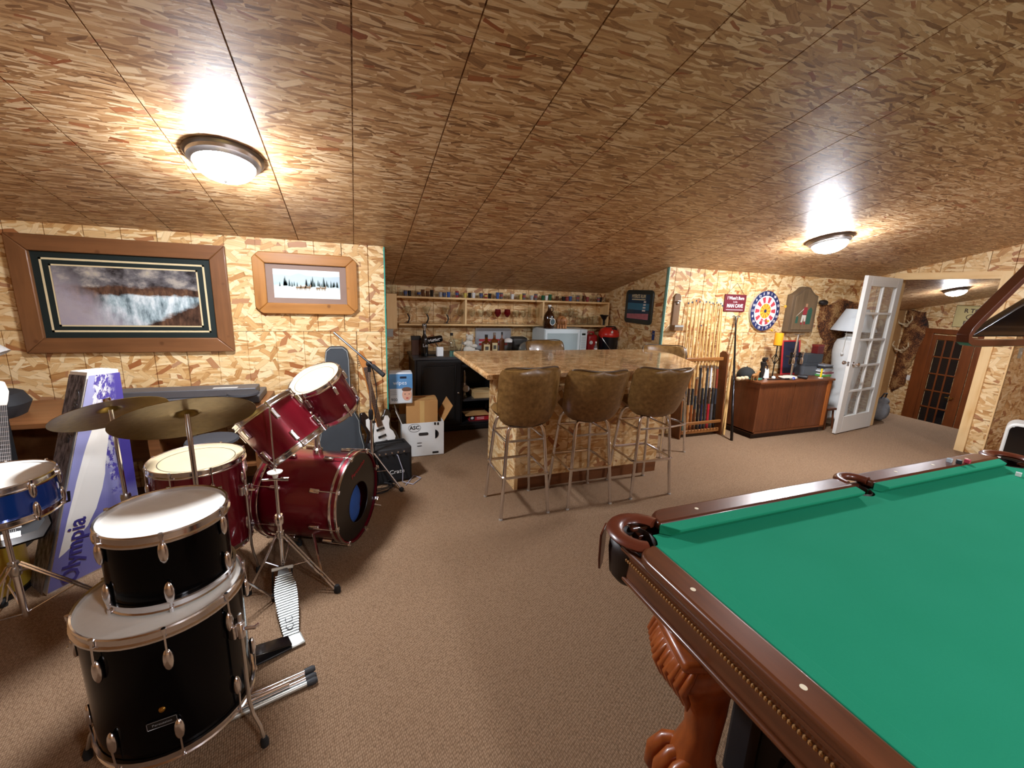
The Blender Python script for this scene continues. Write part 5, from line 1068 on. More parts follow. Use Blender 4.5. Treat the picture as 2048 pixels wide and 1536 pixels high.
x=on_c(1016,CF+.14); lath('glass_jar','clear jar with a white lid left of the cake dome','jar',cw(.045,.15),glass,(x,CF+.14,zC+.0005),20,None,[('lid',[(.047,.145),(.049,.175),(.02,.19),(0,.19)],white)])
x=on_c(1040,CF+.26); t=thing('toaster','dark toaster standing behind the glass cake dome','toaster',(x,CF+.33,zC)); B((0,0,.095),(.20,.15,.18)).build('body',M('toaster_grey','3b3936',.4,.3),t,bevel=.03,seg=4); 
for s in (-1,1): B((0,s*.03,.186),(.15,.018,.003)).build('slot',black,t)
B((.105,0,.1),(.014,.03,.02)).build('lever',black,t,bevel=.003)
x=on_c(1055,CF+.13); lath('cake_dome','clear glass cake dome on the black counter','cake dome',[(0,0),(.12,0),(.12,.008),(.112,.01),(.112,.06),(.09,.115),(.05,.14),(.012,.145),(.016,.165),(0,.17)],M('dome_glass','d5dad4',.04,0,0,trans=.85),(x,CF+.13,zC+.0005),28)
# microwave
a=Yp(1090,658,CF+.06); b=Yp(1172,700,CF+.06); mx0=Yp(1088,690,CF+.06).x; mx1=b.x; mz=a.z
t=thing('microwave','white microwave oven on the black counter','microwave',((mx0+mx1)/2,CF+.25,zC)); mw=M('microwave_white','cfdde0',.35,0,.03)
BX(mx0,mx1,CF+.065,CF+.44,zC+.01,mz).build('body',mw,t,world=True,bevel=.008); d=BX(mx0+.005,mx1-.10,CF+.05,CF+.065,zC+.015,mz-.005).build('door',mw,t,world=True,bevel=.006); BX(mx0+.035,mx1-.14,CF+.046,CF+.05,zC+.05,mz-.05).build('window',M('microwave_window','9fb0b2',.3),d,world=True,bevel=.004); 
cp=BX(mx1-.095,mx1-.005,CF+.05,CF+.065,zC+.015,mz-.005).build('control_panel',mw,t,world=True,bevel=.004); BX(mx1-.08,mx1-.03,CF+.048,CF+.05,mz-.075,mz-.05).build('display',M('display_dark','1c2a22',.2),cp,world=True)
for r in range(7):
    for c_ in range(3): BX(mx1-.083+c_*.022,mx1-.068+c_*.022,CF+.048,CF+.05,mz-.105-r*.022,mz-.092-r*.022).build('button',M('button_grey','a8b6b8',.4),cp,world=True)
for xx in (mx0+.04,mx1-.04):
    for yy in (CF+.1,CF+.4): BX(xx-.012,xx+.012,yy-.012,yy+.012,zC,zC+.011).build('foot',rubber,t,world=True)
x=on_c(1093,CF+.14)+.01; t=lath('beer_growler','brown glass growler with a round white label on the microwave','bottle',[(0,0),(.06,0),(.066,.01),(.066,.14),(.05,.18),(.022,.22),(.018,.26),(.02,.262),(.02,.275),(0,.276)],amber,(x,CF+.14,mz+.0005),28,None,[('cap',[(.021,.265),(.021,.285),(0,.286)],white)])
MB().tube([(.02,0,.255),(.045,0,.25),(.05,0,.22),(.035,0,.2)],.006,8).build('handle',amber,t)
lb=MB().lathe([(0,.0),(.042,0),(.042,.0012),(0,.0013)],24,T(.02,-.0645,.085)@Rz(.25)@Rx(PI/2)).build('label',M('label_round','3c5358',.4),t); MB().lathe([(.036,.0014),(.042,.0014),(.042,.002),(.036,.002),(.036,.0014)],24,T(.02,-.0645,.085)@Rz(.25)@Rx(PI/2),cap=False).build('label_ring',white,lb)
x=on_c(1118,CF+.14); t=thing('wooden_carving','carved wooden elephant figure on the microwave','carving',(x,CF+.13,mz)); ww=wood('carving_wood','a8703e','6e4120',.5,2)
m=MB(); m.ball((0,0,.095),.075,18,(.95,.6,.85)); m.build('body',ww,t); m=MB(); m.ball((.015,-.035,.095),.05,16,(1,.7,1)); m.build('head',ww,t)
for dx in (-.05,-.015,.025,.055): B((dx,-.01,.028),(.026,.04,.056)).build('leg',ww,t,bevel=.006)
MB().tube([(.02,-.07,.10),(.025,-.08,.07),(.022,-.075,.04)],[.014,.011,.008],8).build('trunk',ww,t)
# shop vacuum, red can, bottle, funnel at the right end
x=on_c(1218,CF+.16); redp=M('vac_red','c4281c',.3,0,.06)
t=thing('shop_vacuum','small red and black shop vacuum at the right end of the counter','vacuum',(x,CF+.20,zC)); MB().lathe([(0,0),(.10,0),(.115,.02),(.125,.20),(.128,.21),(0,.212)],32).build('tank',M('vac_black','16171c',.3),t); MB().lathe([(.135,.205),(.14,.215),(.135,.25),(.11,.30),(.06,.325),(0,.33)],32,cap=False).build('motor_head',redp,t)
B((.02,-.0,.325),(.13,.05,.03)).build('handle',black,t,bevel=.01); B((.02,-.075,.295),(.07,.06,.05)).build('switch_housing',black,t,bevel=.01); MB().tube([(-.13,-.02,.21),(-.10,-.11,.12),(-.02,-.135,.02),(.07,-.12,.03),(.11,-.06,.2)],.004,6).build('bail_wire',brushed,t)
m=MB(); m.prism([(math.cos(PI/2+2*PI*k/10)*(.026 if k%2==0 else .011),math.sin(PI/2+2*PI*k/10)*(.026 if k%2==0 else .011)) for k in range(10)],0,.002,T(-.035,-.128,.272)@FACE_NY); m.build('star_emblem',white,t)
for s in (-1,1): B((s*.125,-.03,.215),(.02,.04,.05)).build('latch',redp,t,bevel=.004)
x=on_c(1184,CF+.2); t=thing('red_canister','red plastic canister between microwave and vacuum','canister',(x+.02,CF+.30,zC)); B((0,0,.11),(.15,.14,.22)).build('body',M('can_red','9e1418',.3),t,bevel=.03,seg=4); MB().tube([(-.05,0,.215),(-.04,0,.25),(.04,0,.25),(.05,0,.215)],.013,8).build('handle',M('can_red','9e1418',.3),t); MB().lathe([(.025,0),(.025,.012),(0,.013)],14,T(-.03,-.07,.12)@Rx(PI/2)).build('dial',white,t)
x=on_c(1191,CF+.05); lath('small_bottle','small clear bottle with pale label before the red canister','bottle',[(0,0),(.022,0),(.022,.09),(.009,.115),(.009,.14),(0,.14)],M('gin_glass','dfe4e0',.05,0,0,trans=.8),(x,CF+.05,zC+.0005),16,None,[('cap',[(.011,.135),(.011,.155),(0,.155)],white),('label',[(.0225,.02),(.0225,.07)],paper)])
fz=zM; x=on_c(1204,SF+.03); lath('funnel','black funnel standing on the right end of the middle shelf','funnel',[(.014,0),(.012,.05),(.016,.07),(.06,.13),(.062,.138),(.058,.132),(.012,.07),(.009,.05),(.009,0)],black,(x,SF+.045,zM+.0005),20)
p=Yp(849,640,SF-.01); t=thing('bow_tie_tag','small black tag with a white cross hanging from the shelf edge','tag',(p.x,SF-.004,zM-.045)); B((0,0,.02),(.05,.004,.05)).build('card',black,t); 
for s in (-1,1): B((0,-.003,.02),(.045,.002,.008),T(0,0,.02)@Ry(s*.9)@T(0,0,-.02)).build('cross_stroke',white,t)
p=Yp(782,662,SF+.05); boxthing('thermostat_box','grey plastic box under the shelf at the alcove edge','box',p.x-.05,p.x+.02,SF+.02,SF+.06,zM-.15,zM-.062,M('grey_plastic','9c9a94',.5),lid=M('grey_plastic_light','adaba4',.5))
# ------------------------------------------------------------------ alcove right wall: rum mirror and bottle opener
c=Xp(1279,614,XR); t=thing('rum_sign','dark framed rum advertising mirror with rounded corners on the alcove wall','sign',(XR,c.y,c.z)); sw=abs(Xp(1252,612,XR).y-Xp(1306,614,XR).y); sh=Xp(1280,582,XR).z-Xp(1276,649,XR).z
q=FACE_NX
MB().prism(rrect(sw,sh,.05,5),.001,.022,q).build('frame',M('sign_frame','25302f',.3,0,.15,coat=.2),t,bevel=.006); fa=MB().prism(rrect(sw-.10,sh-.10,.01,2),.0225,.0235,q).build('face',M('sign_face','173a52',.25),t)
MB().prism([(-sw/2+.055,-sh*.10),(sw/2-.055,-sh*.10),(sw/2-.055,sh*.10),(-sw/2+.055,sh*.10)],.0237,.0242,q@T(0,.005,0)).build('sea_print',M('sea_print','2d6f8c',.3),fa); MB().prism([(-sw/2+.055,-sh*.16),(sw/2-.055,-sh*.16),(sw/2-.055,sh*.02),(-sw/2+.055,-sh*.02)],.0237,.0244,q@T(0,-sh*.2,0)).build('flower_print',M('flower_print','b06a72',.4,0,.4,30),fa)
for i in range(4): MB().prism([(-.03+.006*i,0),(.03,0),(.03,.018),(-.025+.006*i,.018)],.0245,.025,q@T(sw*.22,-sh*.12+.034*i,0)).build('sail_print',M('sail_print','e2d9cf',.4),fa)
text('sign_letters',"MYERS'S RUM",.062,M('sign_cream','d9cfa8',.4),t,q@T(0,sh*.31,.0245),sx=.72,bold=.001); MB().prism(rrect(sw*.5,.012,.003,1),.0237,.0246,q@T(0,sh*.22,0)).build('print_line',M('sign_cream','d9cfa8',.4),t)
c=Xp(1307,671,XR); t=thing('wall_opener','blue wall mounted bottle opener on the alcove side wall','bottle opener',(XR,c.y,c.z)); MB().prism(rrect(.04,.11,.008,2),.001,.008,q).build('plate',M('opener_blue','20366e',.4),t,bevel=.002); MB().tube([q@Vector((-.014,.02,.008)),q@Vector((-.012,.02,.03)),q@Vector((.012,.02,.03)),q@Vector((.014,.02,.008))],.004,6).build('claw',brushed,t)
# ------------------------------------------------------------------ dart wall: rack, cues, signs
def yw(px,py,d=0.): return Yp(px,py,YW-d)
# bottle opener plaque with cap catcher
c=yw(1352,620,.01); z1=yw(1352,587).z; z0=yw(1349,660).z; x=c.x
opw=wood('opener_wood','7a5a3a','4d3620',.6,2)
t=thing('opener_plaque','wooden bottle opener plaque with a cap catcher box by the wall corner','bottle opener',(x,YW,z0))
MB().prism([(-.045,0),(.045,0),(.045,z1-z0-.03),(.022,z1-z0),(-.022,z1-z0),(-.045,z1-z0-.03)],.001,.02,FACE_NY).build('board',opw,t,bevel=.003)
m=MB(); m.tube([FACE_NY@Vector((-.02,z1-z0-.085,.02)),FACE_NY@Vector((-.018,z1-z0-.08,.05)),FACE_NY@Vector((.018,z1-z0-.08,.05)),FACE_NY@Vector((.02,z1-z0-.085,.02))],.006,8); m.ball((0,-.028,z1-z0-.105),.016,10,(1,.6,1)); m.build('opener',brushed,t)
cb=B((0,-.055,.03),(.12,.07,.06)).build('catcher_box',opw,t,bevel=.003); B((0,-.092,.052),(.122,.004,.02)).build('metal_band',alu,cb)
# cue rack
rx0,rx1=3.50,4.13; ry=3.58; rk=wood('rack_walnut','7a4a26','4a2a14',.4,2)
t=thing('cue_rack','brown wooden floor rack holding the pool cues against the wall','cue rack',((rx0+rx1)/2,3.71,0)); zr=Yp(1440,705,3.66).z
for x in (rx0,rx1):
    m=MB(); P=[(3.62,0),(3.80,0),(3.80,zr-.03),(3.77,zr),(3.71,zr),(3.68,zr-.03),(3.64,.30)]; m.prism(P,x-.011,x+.011,Matrix(((0,0,1,0),(1,0,0,0),(0,1,0,0),(0,0,0,1)))); m.build('side_panel',rk,t,world=True,bevel=.003)
rkx=wood('rack_rail','94602f','63391a',.4,0)
BX(rx0+.011,rx1-.011,3.66,3.80,.05,.075).build('butt_shelf',rkx,t,world=True,bevel=.003); BX(rx0+.011,rx1-.011,3.64,3.665,.155,.19).build('front_rail',rkx,t,world=True,bevel=.006); BX(rx0+.011,rx1-.011,3.655,3.68,.04,.085).build('lower_rail',rkx,t,world=True,bevel=.006); BX(rx0+.011,rx1-.011,3.73,3.755,zr-.11,zr-.07).build('top_rail',rkx,t,world=True,bevel=.006)
for i in range(12): xx=rx0+.05+i*.048; MB().ball((xx,3.65,.087),.009,8).build('rail_bead',rkx,t,world=True)
cuecols=[('blue','203a86','5f86c8'),('teal','8fb5a4','b98a4e'),('tan','b0713c','a8682f'),('amber','8c4a1f','c9a468'),('walnut','5c2f18','7a4a2a'),('black','1a1a1e','2a2a2e'),('navy','1d2440','c0925a'),('charcoal','2f3338','3a3d42'),('red','b31f2e','d8d8d8'),('grey','55585c','8a6a4a'),('ebony','141316','8a3a2a')]
tops=[(1377,605),(1385,603),(1396,600),(1404,602),(1411,650),(1412,602),(1418,603),(1425,605),(1435,604),(1447,606),(1441,610)]
maple=wood('cue_maple','e0b878','c4944c',.35,2)
for i,((nm,c1,c2),(px,py)) in enumerate(zip(cuecols,tops)):
    xb=rx0+.055+i*.052; tp=yw(px,py,.03); tp.x=xb+(tp.x-xb)*.25; b=Vector((xb,3.705,.0765)); tp.y=YW-.03
    d=(tp-b); L=d.length; q=align(b,tp)
    t=thing('pool_cue','pool cue with %s butt standing in the wall rack'%nm,'pool cue',b,rot=q.to_3x3().to_4x4(),group='pool cues in the wall rack')
    MB().lathe([(0,0),(.0165,0),(.0165,L*.10),(.0155,L*.2)],14,cap=False).build('butt_sleeve',M('cue_'+nm,c1,.25,0,.25,25,coat=.4),t)
    MB().lathe([(.0155,L*.2),(.0145,L*.33)],14,cap=False).build('grip_wrap',M('cuew_'+nm,('1b1b1f','22242c','3a2417')[i%3],.7),t)
    MB().lathe([(.0145,L*.33),(.0125,L*.49)],14,cap=False).build('forearm',M('cuef_'+nm,c2,.3,0,.3,30,coat=.3),t)
    MB().lathe([(.0127,L*.49),(.0127,L*.51)],14,cap=False).build('joint_collar',brushed,t)
    MB().lathe([(.0122,L*.51),(.0068,L*.985),(.0066,L*.99)],14,cap=False).build('shaft',maple,t)
    MB().lathe([(.0068,L*.985),(.0066,L),(0,L+.001)],12,cap=False).build('tip',M('cue_tip','3a5a7a',.8),t)
for k,((bx_,by_),(tx,ty),l) in enumerate((((1429,872),(1465,720),'short wooden cue leaning between rack and cabinet'),((1441,867),(1478,632),'long plain wooden cue leaning on the wall beside the black bridge stick'))):
    b=Zp(bx_,by_); b.y=min(b.y,3.66); b.x=max(b.x,4.17); tp=yw(tx,ty,.015); q=align(b,tp); L=(tp-b).length
    t=thing('pool_cue',l,'pool cue',b,rot=q.to_3x3().to_4x4(),group='loose pool cues'); MB().lathe([(0,0),(.013,0),(.0065,L*.985)],12,cap=False).build('shaft',maple,t); MB().lathe([(.0065,L*.985),(.0065,L),(0,L)],12,cap=False).build('tip',white,t)
b=Zp(1463,881); tp=yw(1472,634,.02); q=align(b,tp); L=(tp-b).length
t=thing('bridge_stick','black bridge stick with a forked metal head leaning on the wall','bridge stick',b,rot=q.to_3x3().to_4x4())
MB().lathe([(0,0),(.017,0),(.014,L*.5),(.009,L)],12,cap=False).build('shaft',blackgloss,t); m=MB(); m.tube([(-.05,0,L+.005),(-.02,0,L+.015),(0,0,L),(.02,0,L+.015),(.05,0,L+.005)],.005,6); m.tube([(.03,0,L),(.0,0,L-.14)],.003,6); m.build('bridge_head',darkmetal,t)
# hanging sign
a=yw(1450,594,.01); b=yw(1489,617,.01); cx=(a.x+b.x)/2; wS=b.x-a.x; hS=.20; zc=yw(1470,606).z
t=thing('man_cave_sign','small maroon sign with white lettering hanging on a cord','sign',(cx,YW,zc)); mar=M('sign_maroon','6a1f2a',.5)
B((0,-.009,0),(wS,.014,hS)).build('board',mar,t,bevel=.002)
wh=M('sign_white','efe9e4',.5); q=T(0,-.0165,0)@FACE_NY
text('sign_letters',"I Wasn't Born",.052,wh,t,q@T(0,.055,0),bold=.001,sx=.9); text('sign_letters','in the',.028,wh,t,q@T(0,.012,0)); text('sign_letters','MAN CAVE',.058,wh,t,q@T(0,-.035,0),bold=.0015,sx=.88); MB().prism(rrect(wS*.8,.005,.001,1),0,.0006,q@T(0,-.08,0)).build('print_line',wh,t)
MB().tube([(-wS*.4,-.006,hS/2),(0,-.006,hS/2+.13),(wS*.4,-.006,hS/2)],.002,5).build('cord',M('cord_brown','5a3a22',.8),t); MB().ball((0,-.005,hS/2+.13),.005,8).build('nail',brushed,t)
# dartboard
c=yw(1529,622,.02); R=.242
t=thing('dartboard','round red white and blue dartboard on the wall','dartboard',(c.x,YW,c.z)); q=FACE_NY
MB().lathe([(0,.001),(R,.001),(R,.03),(0,.03)],48,q,cap=False).build('board',M('dart_edge','b9b3a4',.7),t)
num=[20,1,18,4,13,6,10,15,2,17,3,19,7,16,8,11,14,9,12,5]
navy=M('dart_navy','1e2a5a',.6); dred=M('dart_red','c2404a',.6); dwh=M('dart_white','e9e2dc',.6); dor=M('dart_orange','d9852a',.6); dye=M('dart_yellow','ecb93a',.6)
def sector(r0,r1,a0,a1,z): return arc((0,0),r1,a0,a1,3)+list(reversed(arc((0,0),r0,a0,a1,3)))
for i in range(20):
    a=PI/2-2*PI*i/20; h=PI/20
    for r0,r1,mt,nm in ((.185,R,navy,'number_segment'),(.10,.17,dred if i%2 else dwh,'outer_segment'),(.022,.09,dor if i%2 else dye,'inner_segment')): MB().prism(sector(r0,r1,a-h,a+h,0),.0302,.0312,q).build(nm,mt,t,smooth=False)
    text('number',str(num[i]),.042,dwh,t,q@T(.213*math.cos(a),.213*math.sin(a),.0318),bold=.001)
for r0,r1,mt,nm in ((.17,.185,dwh,'double_ring'),(.09,.10,dwh,'triple_ring')): MB().lathe([(r0,.0302),(r1,.0302),(r1,.0314),(r0,.0314),(r0,.0302)],48,q,cap=False).build(nm,mt,t)
MB().lathe([(0,.0302),(.022,.0302),(.022,.0316),(0,.0317)],20,q,cap=False).build('bullseye',navy,t)
for (dx,dz),l in (((.19,.06),'upper right'),((.03,-.26+.03),'bottom'),((-.06,-.12),'lower left')):
    pt_=Vector((c.x+dx,YW-.0325,c.z+dz)); t2=thing('dart','yellow flighted dart stuck in the %s of the dartboard'%l,'dart',pt_)
    MB().tube([(0,0,0),(0,-.04,.004)],.0018,6).build('point',brushed,t2); MB().lathe([(.003,0),(.005,.015),(.005,.04),(.003,.05)],8,T(0,-.04,.004)@Rx(PI/2)).build('barrel',M('brass_dart','b08a3c',.3,.9),t2); m=MB(); m.box((0,-.105,.004),(.028,.03,.001)); m.box((0,-.105,.004),(.001,.03,.028)); m.build('flight',dye,t2)
# wooden plaque box with a ball player
c=yw(1606,620); x0=yw(1584,600,.07).x; x1=yw(1634,600,.07).x; z0=yw(1604,664,.07).z; z1=yw(1610,573,.07).z; w=x1-x0; cx=(x0+x1)/2; zs_=yw(1588,590,.07).z
oldw=wood('old_plaque','6e5a42','463624',.7,2)
t=thing('player_plaque','old wooden pointed wall box painted with a baseball batter','wall plaque',(cx,YW,z0)); hS=z1-z0; sh=zs_-z0
out=[(-w/2,0),(w/2,0),(w/2,sh)]+[(w*.36,sh+(hS-sh)*.18),(w*.22,sh+(hS-sh)*.55),(w*.12,sh+(hS-sh)*.9),(0,hS),(-w*.12,sh+(hS-sh)*.9),(-w*.22,sh+(hS-sh)*.55),(-w*.36,sh+(hS-sh)*.18),(-w/2,sh)]
MB().prism(out,.001,.085,FACE_NY).build('box',oldw,t,bevel=.004)
fp2=MB().prism([(x*.82,z*.9+.03) for x,z in out],.086,.092,FACE_NY).build('panel',wood('old_panel','7a6448','54422c',.7,2),t,bevel=.003)
pm=lambda pts,mt,nm: MB().prism([(a*w,b*hS) for a,b in pts],.0925,.0935,FACE_NY).build(nm,mt,fp2)
g=M('paint_green','2f5a48',.7); rd=M('paint_red','9c3038',.6); wt=M('paint_white','d9d4c6',.6); sk=M('paint_skin','b98a68',.6)
pm([(.12,.18),(.3,.18),(.32,.5),(.24,.56),(.14,.48)],g,'painted_green'); pm([(-.3,.2),(-.2,.2),(-.2,.34),(-.28,.36)],g,'painted_green'); pm([(-.06,.38),(.1,.38),(.12,.54),(-.02,.56)],rd,'painted_shirt'); pm([(-.08,.22),(-.02,.22),(.02,.34),(.04,.24),(.1,.24),(.1,.39),(-.06,.39)],wt,'painted_trousers'); pm([(.02,.56),(.1,.56),(.1,.63),(.02,.63)],sk,'painted_head'); pm([(-.04,.5),(-.02,.53),(-.28,.36),(-.3,.34)],wt,'painted_bat'); pm([(-.08,.17),(-.02,.17),(-.02,.22),(-.08,.22)],rd,'painted_sock'); pm([(.05,.17),(.11,.17),(.1,.24),(.05,.24)],rd,'painted_sock')
# hide hung in the corner
def fur():
    t=NT('hide_fur'); v=t.coord('Object'); n=t.noise(v,5.,5.,.65); n2=t.noise(t.mapping(v,scale=(60,60,14)),1.,3.); c=t.ramp(t.math('MULTIPLY_ADD',n2,.4,t.math('MULTIPLY',n,.7)),[(.42,srgb('1c1008')),(.50,srgb('563016')),(.56,srgb('7d4a20')),(.64,srgb('b08a58'))]); t.link(c,t.b.inputs['Base Color']); t.b.inputs['Roughness'].default_value=.8; t.bump(n2,.8,.01); MATS['hide_fur']=t.m; return t.m
fur()
def hide(name,label,frame_,outline,th=.025,seed=1):
    random.seed(seed); t=thing(name,label,'animal hide',frame_.translation,rot=frame_.to_3x3().to_4x4()); o=[]
    n=len(outline)
    for i in range(n):
        a=Vector((*outline[i],0)); b=Vector((*outline[(i+1)%n],0))
        for k in range(4): p=a.lerp(b,k/4); o.append((p.x+random.uniform(-.015,.015),p.y+random.uniform(-.015,.015)))
    cxy=(sum(p[0] for p in o)/len(o),sum(p[1] for p in o)/len(o)); rings=[]
    for s,z in ((1,.001),(1,th*.5),(.9,th),(.6,th*1.5),(.25,th*1.7),(.01,th*1.75)): rings.append([(cxy[0]+(x-cxy[0])*s,cxy[1]+(y-cxy[1])*s,z) for x,y in o])
    MB().loft(rings).build('pelt',MATS['hide_fur'],t); return t
A=yw(1642,600); Bq=yw(1700,715)
hw=Bq.x-A.x+.25; hz=A.z-Bq.z
t=hide('animal_hide','brown animal hide hung on the wall behind the white lamp',T(A.x,YW-.001,Bq.z)@FACE_NY,[(.02,hz*.98),(.15,hz*.92),(.35,hz*1.0),(hw-.05,hz*1.0),(hw,hz*.5),(hw-.1,-.05),(.35,-.1),(.16,-.02),(.12,.12),(.2,.25),(.06,.35),(.0,.55)],seed=3)
MB().ball((-.02,hz*.96,.05),.06,12,(1.2,.6,.7)).build('dark_muzzle',M('muzzle_black','17110e',.6),t)
# ------------------------------------------------------------------ tambour cabinet
kx0,kx1,ky0,ky1,kz=4.37,5.62,3.40,3.815,.695
tw=wood('teak','74401f','4a2612',.4,0,.9,.1); twz=wood('teak_z','6e3c1e','482411',.42,2,1.1,.1); two=wood('teak_post','b0652c','844418',.42,2,1.1)
t=thing('tambour_cabinet','brown wooden sideboard with slatted sliding doors below the dartboard','sideboard',((kx0+kx1)/2,(ky0+ky1)/2,0)); cabt_=t
BX(kx0-.015,kx1+.015,ky0-.02,ky1,kz-.025,kz).build('top',tw,t,world=True,bevel=.004); BX(kx0,kx0+.02,ky0,ky1,.07,kz-.025).build('side_panel',twz,t,world=True); BX(kx1-.02,kx1,ky0,ky1,.07,kz-.025).build('side_panel',twz,t,world=True); BX(kx0,kx1,ky0,ky1,.065,.085).build('bottom',tw,t,world=True); BX(kx0+.03,kx1-.03,ky0+.04,ky1-.02,0,.065).build('plinth',M('plinth_dark','2a1810',.7),t,world=True); BX(kx0,kx1,ky1-.012,ky1,.08,kz-.025).build('back_panel',twz,t,world=True)
BX(kx1-.075,kx1-.02,ky0-.001,ky0+.02,.085,kz-.025).build('end_post',two,t,world=True)
xa,xb=kx0+.02,kx1-.075; mid=(xa+xb)/2
for a,b in ((xa,mid-.003),(mid+.003,xb)):
    m=MB(); n=int((b-a)/.019)
    d=BX(a,b,ky0+.014,ky0+.020,.087,kz-.027).build('tambour_door',twz,t,world=True)
    for i in range(n): xs=a+(b-a)*(i+.5)/n; MB().bx(xs-.008,xs+.008,ky0+.006,ky0+.0145,.09,kz-.03).build('slat',twz,d,world=True)
BX(kx0+.02,kx1-.02,ky0,ky0+.012,kz-.05,kz-.025).build('top_rail',twz,t,world=True)
# ---- things on the sideboard
def tp(px,py): return Zp(px,py,kz)      # pixel where it touches the top
def S(px,y): v=Yp(px,745,y); return v.x
x=S(1490,3.68); t=thing('baseball_cap','black cap with a green and teal brim on the sideboard','cap',(x,3.66,kz)); m=MB(); m.ball((0,0,.02),.105,20,(1,1,1.05)); m.v=[(a,b,max(c_,.001)) for a,b,c_ in m.v]; m.build('crown',M('cap_black','1b1d1a',.85,0,.4,20),t); m=MB(); m.prism(arc((0,0),.10,-PI*.95,-PI*.05,12)+[( .07,-.02),(0,-.05),(-.07,-.02)],.004,.012,T(.03,-.07,0)); m.build('brim',M('cap_green','2e6a58',.8),t); MB().ball((0,0,.13),.009,8).build('button',M('cap_black','1b1d1a',.85),t)
for k,px in enumerate((1479,1488,1497)):
    x=S(px,3.52); tag(MB().ball((x,3.52+.01*k,kz+.024),.03,14,(1.1,.9,.8)).build('stone',M('stone_tan','c9b08a',.8,0,.15,20)),('left','middle','right')[k]+' of three tan egg shaped stones before the cap','stone','tan stones on the sideboard')
x=S(1511,3.50); t=thing('animal_carving','small carved wooden horse figure near the sideboard front','figurine',(x,3.50,kz)); cw_=wood('carved_horse','9c6a34','6a4220',.5,2); m=MB(); m.ball((0,0,.06),.03,12,(1.5,.7,.8)); m.build('body',cw_,t); MB().tube([(.03,0,.065),(.05,0,.10),(.07,0,.105)],[.018,.013,.010],8).build('head',cw_,t)
for dx,dy in ((-.03,-.012),(-.03,.012),(.03,-.012),(.03,.012)): MB().tube([(dx,dy,.05),(dx*1.1,dy,.0)],[.009,.006],6).build('leg',cw_,t)
x=S(1524,3.56); t=thing('dark_figurine','tall dark carved figurine standing on the sideboard','figurine',(x,3.56,kz)); dk_=M('dark_bronze','2a2522',.4,.3,.3,30); MB().lathe([(.035,0),(.035,.012),(.02,.02),(.024,.06),(.03,.10),(.022,.14),(.03,.17),(.034,.20),(.016,.215),(.0,.216)],14).build('body',dk_,t); m=MB(); m.ball((0,-.005,.235),.028,12); m.ball((.018,-.02,.25),.014,8); m.ball((-.018,-.02,.25),.014,8); m.build('head',dk_,t); MB().tube([(.03,0,.19),(.05,-.02,.15),(.03,-.035,.12)],.008,6).build('arm',dk_,t)
x=S(1537,3.55); t=thing('card_holder','white folded card stand on the sideboard','card',(x,3.58,kz)); m=MB(); m.prism([(-.055,0),(.055,0),(.06,.11),(-.045,.125)],0,.004,Rx(-.2)@FACE_NY); m.build('front_leaf',paper,t); m=MB(); m.prism([(-.055,0),(.055,0),(.06,.11),(-.045,.125)],0,.004,T(0,.06,0)@Rx(.25)@FACE_NY); m.build('rear_leaf',paper,t)
x=S(1549,3.50); t=thing('golf_ball','white ball resting in front of the white card','ball',(x,3.50,kz)); MB().ball((0,0,.0215),.0215,16).build('ball',M('ball_white','dfe8e2',.4,bump=.4,bs=300),t)
# candle on wrought iron holder
x=S(1551,3.60); zb=Yp(1557,690,3.60).z; zt_=Yp(1558,666,3.60).z; cx=Yp(1557,680,3.60).x
t=thing('candle_holder','tall wrought iron candle holder with a square twisted knot','candle holder',(cx,3.60,kz)); h=zb-kz
MB().lathe([(.05,0),(.05,.008),(.012,.016)],18).build('base',darkmetal,t); MB().tube([(0,0,.01),(0,0,h*.42)],.007,8).build('stem',darkmetal,t); MB().tube([(0,0,h*.72),(0,0,h-.01)],.007,8).build('stem',darkmetal,t)
for k in range(4):
    a=k*PI/2+.4; MB().tube([(0,0,h*.40),(.035*math.cos(a),.035*math.sin(a),h*.57),(0,0,h*.74)],.005,6).build('knot_bar',darkmetal,t)
MB().lathe([(.0,h-.012),(.048,h-.010),(.05,h-.004),(0,h-.002)],18).build('pan',darkmetal,t)
t=thing('pillar_candle','thick orange yellow pillar candle on the iron holder','candle',(cx,3.60,zb-.0015)); hc_=zt_-zb; MB().lathe([(0,0),(.046,0),(.047,.004),(.047,hc_-.003),(.044,hc_),(.036,hc_-.004),(0,hc_-.006)],24).build('wax',M('candle_orange','f0a01c',.45,0,.06),t); MB().cyl((0,0,hc_-.006),(0,0,hc_+.008),.0015,None,6).build('wick',black,t)
# liquor dispenser
x=S(1583,3.58); zt_=Yp(1590,670,3.58).z; t=thing('drink_dispenser','chrome drink dispenser stand with four measuring taps','drink dispenser',(x,3.58,kz)); h=zt_-kz
MB().lathe([(.085,0),(.085,.008),(.02,.02)],24).build('base',M('dispenser_base','cfcabc',.4),t); B((0,0,h*.5),(.022,.016,h)).build('post',brushed,t,bevel=.003); MB().tube([(0,0,h),(.0,-.02,h+.012),(.07,-.02,h+.015)],.006,6).build('top_hook',brushed,t); MB().tube([(0,0,h),(-.06,0,h+.01)],.005,6).build('top_hook',brushed,t)
B((0,0,h*.50),(.24,.05,.02)).build('cross_arm',M('arm_black','1c1c1f',.3),t,bevel=.005)
for k,dx in enumerate((-.10,-.045,.045,.10)):
    tpx=MB().lathe([(.006,-.10),(.016,-.09),(.018,-.04),(.012,-.02),(.012,.02),(.017,.03),(.017,.05),(.0,.055)],14,T(dx,-.03,h*.5)).build('measure_tap',chrome if k%2 else blackgloss,t)
